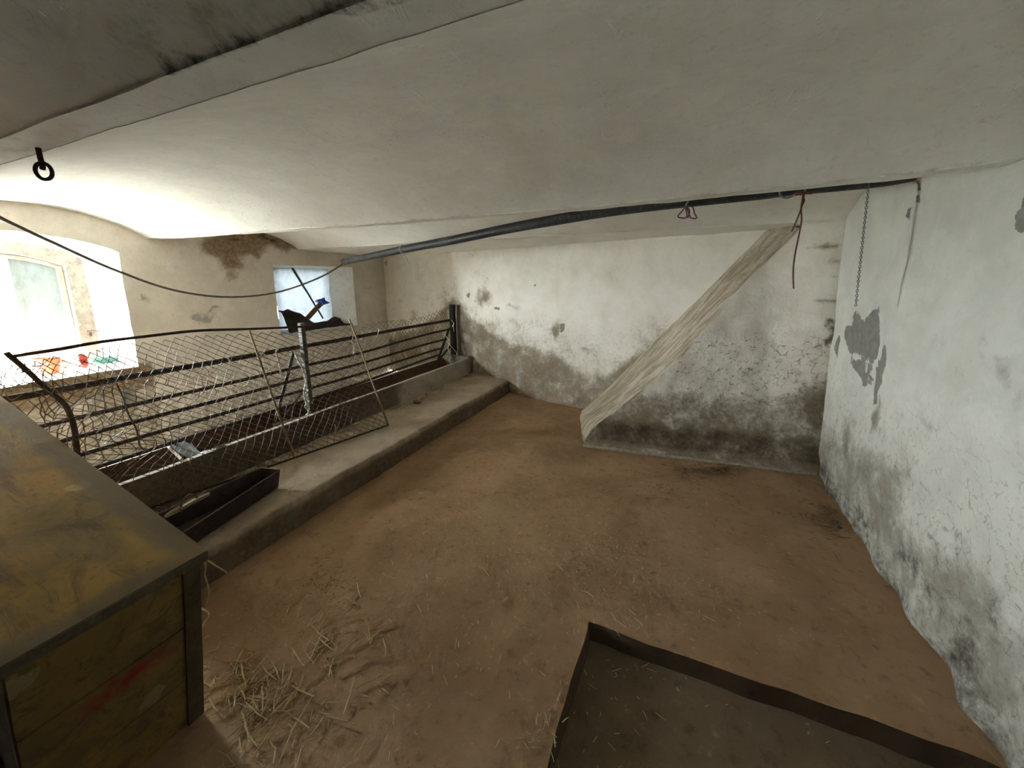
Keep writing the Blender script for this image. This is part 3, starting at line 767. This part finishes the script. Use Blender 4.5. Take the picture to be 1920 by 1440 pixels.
# ------------------------------------------------------------------ iron railing
rl = thing('iron_railing', 'rusty iron railing with five rails along the feed trough', 'railing', (-3.41, 2.43, .18))
XRL = -3.41
for z, r, yend, z2 in ((.966, .020, 4.94, .972), (.775, .0145, 4.84, .832), (.657, .0145, 4.79, .692), (.541, .0145, 4.70, .572), (.432, .0145, 4.60, .480)):
    n = 24; pts = []
    for k in range(n + 1):
        y = lerp(.64, yend, k / n); pts.append((XRL + .006 * nz(y, z, 1, 1.5), y, lerp(z, z2, sstep(2.9, 4.6, y)) + .004 * nz(y, z, 5, 2)))
    MB().tube(pts, r, 8).build('rail', M['iron'], rl, smooth=True)
MB().box((XRL + .045, 2.432, .69), (.052, .042, 1.02), bev=.004).build('post', M['post'], rl)
MB().box((XRL + .02, 4.95, .66), (.075, .075, 1.10), bev=.008).build('post', M['iron_dark'], rl)
def brace(a, b, r=.013, m_='iron'): MB().tube([a, b], r, 6).build('brace', M[m_], rl)
brace((XRL - .03, 2.38, .93), (XRL - .02, 2.12, .30), .016)
brace((XRL - .02, 2.42, .52), (XRL - .02, 2.16, .28), .013)
brace((XRL - .02, 2.10, .295), (XRL + .03, 2.46, .275), .016, 'rim')
brace((XRL, 4.88, .85), (XRL, 4.55, .40), .018, 'iron_dark'); brace((XRL, 4.96, .60), (XRL, 4.56, .40), .016, 'iron_dark')
def chainlink(P, nu, nv, amp, r=.0027, keep=None):
    # zigzag wires hooked into each other; P(u, v) is the surface
    mb = MB()
    for i in range(nu):
        pts = []
        for j in range(nv + 1):
            s = (1 if (j + i) % 2 else -1) * .5
            u = (i + .5 + s * .98) / nu; v = j / nv; k = amp(u, v)
            q = P(u + k * nz(u, v, 1, 7) * .02, min(1.0, max(0.0, v + k * nz(u, v, 9, 7) * .02)))
            q = q + Vector((.003 * s + k * .012 * nz(u, v, 4, 6), 0, 0))
            if keep and not keep(u, v):
                if len(pts) > 1: mb.tube(pts, r, 4, False)
                pts = []
            else: pts.append(q)
        if len(pts) > 1: mb.tube(pts, r, 4, False)
    return mb
MT = srt([(ax(a, b, -3.44).y, ax(a, b, -3.44).z) for a, b in ((640, 640), (690, 606), (725, 602), (765, 598), (800, 592), (825, 580), (846, 572))])
def P2(u, v):
    y = lerp(2.50, 4.91, u); zt = poly(MT, y) + .018 * nz(y, 1, 1, 6); return Vector((-3.445 + .02 * nz(y, v, 2, 3), y, lerp(.42, zt, v)))
tag(chainlink(P2, 64, 20, lambda u, v: .8 + 1.2 * v).build('wire_mesh', M['wire'], rl), kind='stuff')
def P3(u, v):
    y = lerp(.64, 2.44, u); return Vector((-3.45 + .03 * nz(y, v, 2, 3), y + .05 * nz(v, u, 3, 2), lerp(.42, .96 + .03 * nz(y, 2, 2, 5), v)))
tag(chainlink(P3, 46, 15, lambda u, v: 3.2 - 1.5 * u).build('wire_mesh', M['wire'], rl), kind='stuff')

# ------------------------------------------------------------------ leaning chain-link panel
pn = thing('mesh_panel', 'leaning chain-link panel in a thin iron frame before the railing', 'panel', (-2.85, 2.0, .18))
TOPX = -3.345
TOP = [ax(a, b, TOPX) for a, b in ((25, 668), (110, 655), (190, 641), (280, 630), (372, 620), (466, 617), (560, 613), (660, 608))]
TOP = smooth_path(TOP, 4)
BR, BM = az(728, 797, .20), az(553, 858, .20)
BL = BR + (BM - BR) * 2.25
MB().tube(TOP, .010, 7).build('top_rail', M['iron'], pn, smooth=True)
MB().tube([BR, BM, BL], .008, 6).build('bottom_rail', M['iron'], pn)
t0 = ax(655, 599, TOPX + .01)
MB().tube([t0, ax(676, 655, lerp(TOPX, -2.76, .30)), ax(700, 722, lerp(TOPX, -2.76, .65)), BR], .009, 7).build('stile', M['stile'], pn, smooth=True)
MB().tube([ax(466, 617, TOPX), ax(492, 690, -3.20), ax(520, 770, -3.03), BM], .0085, 7).build('stile', M['stile'], pn, smooth=True)
MB().tube(smooth_path([ax(11, 661, TOPX), ax(45, 690, TOPX), ax(80, 722, TOPX + .02), ax(98, 738, TOPX + .03), ax(121, 758, -3.24), ax(134, 785, -3.15), ax(140, 808, -3.08), ax(143, 835, -3.0), ax(146, 870, -2.95)], 4), .0125, 7).build('stile', M['iron'], pn, smooth=True)
MB().tube(smooth_path([ax(218, 718, -3.33), ax(232, 748, -3.28), ax(240, 775, -3.22), ax(256, 806, -3.16), ax(262, 835, -3.1), ax(275, 845, -3.08)], 4), .0045, 5).build('loose_wire', M['wire'], pn)
ttop = sorted([(q.y, q) for q in TOP], key=lambda e: e[0])
def PT(u):
    f = u * (len(TOP) - 1); i = min(int(f), len(TOP) - 2); return TOP[i].lerp(TOP[i + 1], f - i)
def P1(u, v):
    u = max(0, min(1, u)); T = PT(u); Bt = BL.lerp(BR, u)
    T = T + Vector((0, 0, -.035 - .012 * nz(u, 1, 1, 25)))
    q = Bt.lerp(T, v); sag = math.sin(math.pi * v); return q + Vector((-.02 * sag + .015 * nz(u, v, 0, 5), 0, 0))
tag(chainlink(P1, 64, 34, lambda u, v: .5 + 3.0 * sstep(.45, .0, u)).build('wire_mesh', M['wire'], pn), kind='stuff')
mb = MB()   # loose torn ends at the upper left corner
for k in range(12):
    b_ = ax(random.uniform(0, 60), random.uniform(690, 725), TOPX); pts = [b_]
    for _ in range(4): pts.append(pts[-1] + Vector((random.gauss(0, .03), random.gauss(.0, .05), random.gauss(0, .03))))
    mb.tube(smooth_path(pts, 3), .0022, 4)
tag(mb.build('torn_wires', M['wire'], pn), kind='stuff')

# ------------------------------------------------------------------ twine, rags and cords
def twine(name, label, paths, r, mat, cat, group=None):
    mb = MB()
    for q in paths: mb.tube(smooth_path(q, 4), r, 5)
    return tag(mb.build(name, M[mat], smooth=True), label, cat, group)
def pth(lst, x): return [ax(a, b, x) for a, b in lst]
twine('twine_tie', 'white twine knotted on the top rail beside the middle frame rod', [pth([(503, 644), (496, 658), (489, 665), (494, 672), (495, 690)], -3.375), pth([(487, 662), (500, 668), (487, 671)], -3.37)], .006, 'twine', 'twine')
twine('twine_tie', 'long white twine tail hanging between middle rod and wrapped post', [pth([(523, 652), (517, 660), (520, 668), (525, 690), (527, 708)], -3.375)], .008, 'twine', 'twine')
twine('twine_tie', 'short white twine wisp on the top rail under the window corner', [pth([(426, 671), (430, 677), (434, 684)], -3.38)], .006, 'twine', 'twine')
twine('twine_tie', 'white twine loop dangling at the head of the right panel rod', [pth([(663, 628), (660, 640), (664, 650), (662, 664)], -3.36)], .005, 'twine', 'twine')
twine('twine_tie', 'tiny white twine knot on the top rail toward the far post', [pth([(711, 617), (709, 624), (706, 632)], -3.38)], .006, 'twine', 'twine')
twine('twine_wrap', 'white rope wound down the middle post with frayed tuft below',
      [pth([(551, 657), (560, 678), (568, 693), (574, 715), (570, 735), (574, 755), (579, 775), (577, 794)], -3.325),
       pth([(572, 726), (578, 732), (571, 742), (580, 752), (572, 762), (581, 772), (573, 780), (583, 790)], -3.325),
       pth([(571, 782), (574, 797)], -3.325), pth([(578, 780), (580, 798)], -3.325), pth([(582, 784), (584, 795)], -3.325), pth([(574, 786), (570, 796)], -3.32), pth([(580, 788), (577, 799)], -3.32)], .0085, 'twine', 'rope')
twine('twine_wrap', 'pale rope coiled around the black post by the far wall',
      [pth([(838, 640), (848, 652), (856, 662), (855, 676), (846, 682), (842, 674), (850, 668)], -3.33), pth([(834, 628), (842, 640), (840, 655), (846, 670)], -3.33),
       pth([(846, 600), (851, 606), (848, 612)], -3.34), pth([(850, 610), (851, 622)], -3.34)], .0055, 'twine', 'rope')
twine('rope_tail', 'frayed white rope hanging over the mesh near the arched window', [pth([(201, 722), (190, 738), (178, 752), (170, 770), (162, 784)], -3.34), pth([(199, 724), (186, 745), (182, 758), (174, 770)], -3.335)], .008, 'twine', 'rope')
mb = MB(); c = ax(240, 743, -3.33); rows = []
for i in range(7): rows.append([c + Vector((.015 * nz(i, j, 1, .8), lerp(-.03, .03, i / 6), lerp(-.05, .05, j / 6))) for j in range(7)])
tag(mb.grid(rows).build('plastic_scrap', M['rag'], smooth=True), 'small white plastic scrap caught in the mesh below the top rail', 'scrap')
twine('yellow_straw_wisp', 'single bent yellow straw caught low in the mesh panel', [pth([(628, 796), (629, 806), (627, 814)], -2.86)], .004, 'straw', 'straw')

# ------------------------------------------------------------------ black pipe, cable, cords, chain
PIPE = [ay(a, b, d) for a, b, d in ((1712, 328, 2.77), (1640, 340, 2.72), (1500, 354, 2.68), (1285, 377, 2.65), (1150, 394, 2.68), (1050, 411, 2.75), (950, 429, 2.85), (850, 450, 3.0), (755, 468, 3.25), (645, 491, 3.6))]
pp = smooth_path(PIPE, 6)
tag(MB().tube(pp, [.034 if i < 14 else .039 for i in range(len(pp))], 16).build('black_pipe', M['pipe'], smooth=True), 'long bowed black pipe hung under the vaulted ceiling', 'pipe')
CAB = [ay(a, b, d) for a, b, d in ((652, 489, 3.58), (600, 520, 3.3), (520, 548, 2.9), (430, 557, 2.4), (330, 545, 1.9), (220, 508, 1.45), (100, 455, 1.05), (0, 408, .8), (-60, 372, .68), (-110, 335, .60))]
tag(MB().tube(smooth_path(CAB, 8), .0095, 7).build('hanging_cable', M['cable'], smooth=True), 'thin sagging cable running from the pipe end past the windows', 'cable')
def py_(lst, d): return [ay(a, b, d) for a, b in lst]
def around(c, r, ax_=Vector((1, 0, 0))):
    return [c + Vector((0, r * math.cos(a), r * math.sin(a))) for a in [k * 2 * math.pi / 12 for k in range(13)]]
pc = ay(755, 468, 3.25)
t_ = MB().tube(around(pc, .042), .006, 5); t_.tube(smooth_path(py_([(757, 474), (762, 484), (766, 493)], 3.2), 3), .006, 5)
tag(t_.build('pipe_tie', M['twine'], smooth=True), 'pale string tied around the left end of the black pipe', 'string')
pc = ay(1286, 376, 2.65)
cp = thing('purple_cord', 'short purple cord loops hanging from a hook on the black pipe', 'cord', ay(1288, 410, 2.60))
MB().tube(smooth_path(py_([(1287, 364), (1290, 376), (1285, 386)], 2.60), 4), .006, 5).build('hook', M['wire_hook'], cp, smooth=True)
c_ = MB()
for q in ([(1286, 385), (1279, 396), (1271, 406), (1283, 409), (1288, 404), (1285, 390)], [(1286, 386), (1298, 388), (1302, 400), (1306, 409), (1295, 408), (1291, 398), (1286, 386)], [(1287, 386), (1293, 396), (1289, 409)]):
    c_.tube(smooth_path(py_(q, 2.60), 4), .0042, 5)
c_.build('loops', M['purple_twine'], cp, smooth=True)
cr_ = thing('red_cord', 'red-brown cord with long tails hanging from a wire hook on the pipe', 'cord', ay(1487, 541, 2.60))
MB().tube(smooth_path(py_([(1470, 343), (1462, 356), (1464, 367), (1475, 371), (1488, 366), (1496, 360), (1502, 366)], 2.61), 4), .0055, 5).build('hook', M['wire_hook'], cr_, smooth=True)
MB().tube(smooth_path(py_([(1513, 342), (1510, 355), (1506, 368)], 2.61), 4), .006, 5).build('hanger', M['wire_hook'], cr_, smooth=True)
c_ = MB()
for q in ([(1490, 362), (1500, 360), (1515, 361), (1532, 357)], [(1492, 366), (1505, 363), (1522, 363)], [(1508, 362), (1504, 385), (1495, 410), (1484, 434)], [(1506, 364), (1502, 390), (1503, 412), (1498, 440), (1490, 480), (1487, 510), (1488, 541)], [(1504, 366), (1508, 376), (1502, 388)]):
    c_.tube(smooth_path(py_(q, 2.60), 4), .0042, 5)
c_.build('tails', M['red_twine'], cr_, smooth=True)
c0 = ay(1629, 344, 2.68); ch = thing('hanging_chain', 'thin steel chain hanging from the pipe before the right wall', 'chain', (c0.x, 2.68, 1.2))
n = 50; mb = MB(); top, bot = c0.z, ay(1606, 574, 2.68).z; xb = ay(1606, 574, 2.68).x
for k in range(n):
    f0_, f1_ = k / n, (k + 1) / n; c = Vector((lerp(c0.x, lerp(c0.x, xb, .8), (f0_ + f1_) / 2), 2.68, lerp(top, bot, (f0_ + f1_) / 2))); hh = (top - bot) / n * .62
    d = Vector((1, 0, 0)) if k % 2 else Vector((.2, 1, 0)).normalized()
    mb.tube([c + d * (.0054 * math.cos(a)) + Vector((0, 0, hh * math.sin(a))) for a in [q * 2 * math.pi / 8 for q in range(8)]], .0021, 4, closed=True)
tag(mb.build('links', M['wire_hook'], ch), kind='stuff')
# iron ring under the near beam
rc = ay(76, 299, .60)
ir = thing('ceiling_ring', 'rusty iron ring hanging from the plastered beam', 'ring', rc + Vector((0, 0, -.09)))
MB().tube(smooth_path([rc + Vector((0, 0, .035)), rc + Vector((.002, 0, 0)), rc + Vector((.008, 0, -.018)), rc + Vector((.0, 0, -.03))], 3), .007, 7).build('staple', M['iron'], ir, smooth=True)
cc = ay(82, 321, .60)
rdir = Vector((.55, .45, 0)).normalized()
MB().tube([cc + rdir * (.021 * math.cos(a)) + Vector((0, 0, .026 * math.sin(a))) for a in [k * 2 * math.pi / 20 for k in range(20)]], .0055, 7, closed=True).build('ring', M['iron'], ir, smooth=True)

# ------------------------------------------------------------------ small metal feeder on the platform
def lp(px, py, z=.30): return az(px, py, z)
FLr, FRr = az(491, 877, .305), az(524, 881, .305)
NRr = FRr + (az(340, 1001, .305) - FRr) * 1.25; NLr = FLr + (az(318, 955, .305) - FLr) * 1.30
fd = thing('metal_feeder', 'narrow dark sheet-metal feeder box lying on the concrete platform', 'feeder', ((FLr + NRr) / 2).xy.to_3d() + Vector((0, 0, .18)))
def inset(p, k): c = (FLr + FRr + NLr + NRr) / 4; return Vector((lerp(p.x, c.x, k), lerp(p.y, c.y, k * .35), .188))
def wallq(a, b, name, mat):
    a2, b2 = inset(a, .18), inset(b, .18); nrm = (b - a).cross(Vector((0, 0, 1))).normalized() * .004
    mb = MB()
    A = [a + nrm, b + nrm, b2 + nrm, a2 + nrm]; B = [a - nrm, b - nrm, b2 - nrm, a2 - nrm]
    b0_ = len(mb.v); mb.v += A + B
    for f in ((0, 1, 2, 3), (7, 6, 5, 4), (0, 4, 5, 1), (1, 5, 6, 2), (2, 6, 7, 3), (3, 7, 4, 0)): mb.f.append(f)
    return mb.build(name, M[mat], fd)
wallq(NRr, FRr, 'side_wall', 'sheet_metal'); wallq(FLr, NLr, 'side_wall', 'sheet_metal'); wallq(FRr, FLr, 'end_wall', 'sheet_metal'); wallq(NLr, NRr, 'end_wall', 'sheet_metal')
b_ = MB(); b_.v += [inset(q, .18) + Vector((0, 0, dz)) for dz in (0, .006) for q in (FLr, FRr, NRr, NLr)]
for f in ((0, 1, 2, 3), (7, 6, 5, 4), (0, 4, 5, 1), (1, 5, 6, 2), (2, 6, 7, 3), (3, 7, 4, 0)): b_.f.append(f)
b_.build('bottom', M['sheet_metal'], fd)
for a, b in ((NRr, FRr), (FRr, FLr), (FLr, NLr)): MB().tube([a, b], .0055, 5).build('rolled_edge', M['rim_metal'], fd)
cl = az(356, 951, .322)
lid = thing('oval_plate', 'oval metal plate with ring handle resting across the feeder', 'plate', cl)
ang = math.atan2(FRr.y - NRr.y, FRr.x - NRr.x); R2 = rotz(ang)
mb = MB(); pr = []
for k in range(24):
    a = 2 * math.pi * k / 56; pr.append((.125 * math.copysign(abs(math.cos(a)) ** .7, math.cos(a)), .052 * math.copysign(abs(math.sin(a)) ** .8, math.sin(a))))
mb.grid([[cl + R2 @ Vector((x * s, y * s, z)) for x, y in pr + pr[:1]] for s, z in ((.0001, .010), (.9, .010), (1, .016), (1, .004), (.9, 0), (.0001, 0))])
mb.build('plate', M['tan_metal'], lid, smooth=False)
MB().box(cl + Vector((0, 0, .022)), (.11, .020, .016), R2, .003).build('bar', M['stile'], lid)
MB().tube([cl + R2 @ Vector((.046 * math.cos(a), 0, .022 + .050 * math.sin(a) * (1 if math.sin(a) > 0 else .2))) for a in [k * 2 * math.pi / 20 for k in range(20)]], .0055, 6, closed=True).build('ring_handle', M['rim_metal'], lid, smooth=True)

# broken brick on the platform
import bmesh
sb = az(787, 753, .18)
bm = bmesh.new(); bmesh.ops.create_icosphere(bm, subdivisions=3, radius=1.0)
mb = MB()
for v in bm.verts:
    q = v.co.copy(); q = Vector([math.copysign(abs(c_) ** .55, c_) for c_ in q]); k = 1 + .22 * mnoise.noise(q * 1.6) + .08 * mnoise.noise(q * 5)
    q = Vector((q.x * .050 * k, q.y * .095 * k, q.z * .034 * k)); q.z += .02 * q.y / .1 * .5
    mb.v.append(sb + rotz(.35) @ q + Vector((0, 0, .036)))
for f in bm.faces: mb.f.append(tuple(v.index for v in f.verts))
bm.free()
tag(mb.build('brick_lump', M['brick'], smooth=False), 'broken reddish brick lump lying alone on the platform', 'brick')

# ------------------------------------------------------------------ tilted wooden chest (front edge on the floor, back on the platform)
TILT = math.radians(12.6)
CA = Vector((-1.43, .60, .722))                       # far front corner of the lid
ch_o = bpy.data.objects.new('wooden_chest', None); COL.objects.link(ch_o)
tag(ch_o, 'worn ochre wooden chest tipped against the platform edge', 'chest')
H_ = .74; ch_o.location = (CA.x - H_ * math.sin(TILT), CA.y, .004); ch_o.rotation_euler = (0, TILT, 0)
WL['wooden_chest'] = Vector((0, 0, 0))                # chest parts are built in the chest's own frame: x forward, z up, y from -.42 to 0
def cpart(name, mat, c, size, bev=.004, parent=None, attr=None):
    mb = MB().box(c, size, None, bev)
    o = mb.build(name, M[mat], parent or ch_o); WL[o.name] = Vector((0, 0, 0)); return o
CW, CLN = .405, 1.62
def board(name, mat, x0, x1, y0, y1, z0, z1, attr=None, nu=14, nv=10, warp=.003, par=None):
    # a slightly uneven board as a closed box of small quads
    mb = MB(); 
    def pt(x, y, z):
        k = warp * mnoise.noise(Vector((x * 6, y * 6, z * 6 + 3))); return (x + k, y + k * .5, z + k)
    def face(o, du, dv, n1, n2): mb.grid([[pt(*(Vector(o) + Vector(du) * (i / n1) + Vector(dv) * (j / n2))) for j in range(n2 + 1)] for i in range(n1 + 1)], attr)
    dx, dy, dz_ = (x1 - x0, 0, 0), (0, y1 - y0, 0), (0, 0, z1 - z0)
    n3 = 2
    kx, ky, kz = (max(2, min(nu * 2, int(abs(q[i]) / .022) + 1)) for i, q in enumerate((dx, dy, dz_)))
    face((x0, y0, z0), dx, dy, kx, ky); face((x0, y0, z1), dx, dy, kx, ky); face((x0, y0, z0), dx, dz_, kx, kz); face((x0, y1, z0), dx, dz_, kx, kz)
    face((x0, y0, z0), dy, dz_, ky, kz); face((x1, y0, z0), dy, dz_, ky, kz)
    o = mb.build(name, M[mat], par or ch_o); WL[o.name] = Vector((0, 0, 0)); return o
red = lambda p: (.9 * max(0, 1 - math.sqrt(((p[1] + .20) / .15) ** 2 + ((p[2] - .42) / .05) ** 2)) * 1.5, 0, 0, 0)
none = lambda p: (0, 0, 0, 0)
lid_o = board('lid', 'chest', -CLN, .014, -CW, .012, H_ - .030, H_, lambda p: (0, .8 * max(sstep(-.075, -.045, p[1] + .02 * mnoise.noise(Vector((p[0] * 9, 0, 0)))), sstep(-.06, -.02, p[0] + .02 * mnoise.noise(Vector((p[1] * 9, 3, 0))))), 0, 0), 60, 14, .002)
board('lid_edge', 'chest_edge', .014, .022, -CW, .012, H_ - .034, H_ - .001, none, par=lid_o)
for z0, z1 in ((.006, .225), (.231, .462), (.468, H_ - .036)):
    board('front_plank', 'chest_front_shaded', -.026, 0 + .003 * (z0 * 7 % 1), -CW + .012, -.05, z0, z1, red)
board('corner_post', 'chest_dark', -.05, .010, -.05, -.004, .004, H_ - .034, none)
for z0, z1 in ((.006, .225), (.231, .462), (.468, H_ - .036)):
    board('back_plank', 'chest', -CLN + .02, -.052, -.026, -.006, z0, z1, none)
    board('side_plank', 'pale_side', -CLN + .02, -.030, -CW + .010, -CW + .030, z0, z1, none)
board('end_board', 'chest', -CLN + .01, -CLN + .03, -CW + .03, -.03, .006, H_ - .036, none)
board('chest_floor', 'chest_dark', -CLN + .03, -.03, -CW + .03, -.03, .012, .03, none)

# ------------------------------------------------------------------ loose straw and litter
def litter(name, label, cat, mat, pieces):
    mb = MB()
    for p, l, r in pieces:
        a = random.uniform(0, math.pi * 2); d = Vector((math.cos(a), math.sin(a), random.uniform(-.06, .14))) * l / 2
        mid = p + Vector((random.gauss(0, l * .05), random.gauss(0, l * .05), abs(d.z) + r))
        mb.tube([mid - d, mid + Vector((random.gauss(0, l * .04), random.gauss(0, l * .04), 0)), mid + d], [r * .8, r, r * .7], 4)
    return tag(mb.build(name, M[mat]), label, cat, kind='stuff')
def floor_z(p):
    if p.x > PX0 + .02 and p.y < PY1 - .02: return PD + .01
    return .006
def pick(lst, n, l, r, lim=None):
    out = []
    while len(out) < n:
        cx, cy, sx, sy = random.choice(lst); q = az(random.gauss(cx, sx), random.gauss(cy, sy), 0.0)
        if q.x > 1.0 or q.x < -2.24 or q.y < .1 or q.y > 4.3: continue
        if q.y < .62 and q.x < -1.36: continue
        if q.y > but_y(q.x, 0) - .06 and q.x > -1.05: continue
        q.z = floor_z(q); out.append((q, random.uniform(*l), random.uniform(*r)))
    return out
heavy = [(450, 1310, 70, 45), (400, 1400, 110, 35), (470, 1290, 45, 30), (620, 1200, 50, 55), (540, 1360, 90, 50), (350, 1390, 50, 40)]
thin = [(600, 1300, 130, 90), (620, 1170, 60, 40), (1010, 1380, 40, 35), (720, 1060, 50, 40), (800, 1200, 200, 130), (1120, 1260, 80, 120)]
litter('straw_litter', 'loose yellow straw scattered on the dirt floor beside the chest', 'straw', 'straw',
       pick(heavy + thin[:2], 30, (.09, .17), (.0024, .0034)) + pick(heavy, 120, (.04, .13), (.0014, .0028)) + pick(heavy, 420, (.008, .035), (.0008, .0016)) + pick(thin, 220, (.008, .05), (.0009, .0020)))
crumbs = [(900, 1010, 120, 50), (1180, 1080, 90, 40), (1290, 925, 40, 15), (1100, 1120, 180, 90), (1000, 960, 250, 90), (1250, 1100, 160, 90), (700, 1150, 200, 120), (610, 1110, 40, 30)]
litter('chaff_crumbs', 'fine pale chaff crumbs sprinkled over the middle of the floor', 'chaff', 'straw', pick(crumbs, 900, (.006, .020), (.0008, .0016)) + pick(crumbs, 40, (.03, .07), (.001, .0018)))
dk = [(1555, 965, 28, 14), (1570, 985, 22, 16), (1320, 880, 40, 6), (1345, 885, 30, 6)]
dk2 = [(1215, 905, 40, 14), (1240, 925, 40, 15), (1060, 795, 10, 6), (610, 1090, 26, 16), (1500, 940, 60, 30), (1150, 1090, 80, 30)]
litter('trodden_straw', 'dark trodden straw clumps near the base of the right wall', 'straw', 'dark_straw', pick(dk, 220, (.02, .08), (.0013, .0026)) + pick(dk2, 260, (.008, .03), (.001, .002)))
pl_ = []
for k in range(420):
    y = random.uniform(.9, 4.4); x = random.choice((random.uniform(-3.0, -2.34), random.uniform(-3.0, -2.7))); pl_.append((Vector((x, y, .184)), random.uniform(.012, .05), random.uniform(.001, .0018)))
litter('chaff_dust', 'short straw bits lying on the concrete platform', 'straw', 'straw', pl_)
mb = MB()   # grey crumbs behind the feeder
for k in range(420):
    q = az(random.gauss(285, 28), random.gauss(938, 16), .19)
    if q.y < .66 or q.x < -3.005 or q.x > -2.70: continue
    s = random.uniform(.006, .018); mb.box(q + Vector((0, 0, s * .3)), (s, s * random.uniform(.6, 1.4), s * .7), rotz(random.uniform(0, 3)), s * .2)
tag(mb.build('grey_crumbs', M['pebble']), 'small grey dung crumbs heaped behind the metal feeder', 'crumbs', kind='stuff')
mb = MB()   # straws poking out behind the chest corner
for q in ([(378, 1043), (400, 1058), (425, 1074)], [(372, 1050), (385, 1056), (384, 1078)], [(384, 1080), (392, 1110), (388, 1130)], [(376, 1140), (392, 1152), (380, 1175)]):
    mb.tube(smooth_path([ay(a, b, .63) for a, b in q], 3), .0028, 4)
tag(mb.build('straw_tuft', M['straw']), 'few long straws poking out behind the chest corner', 'straw', kind='stuff')
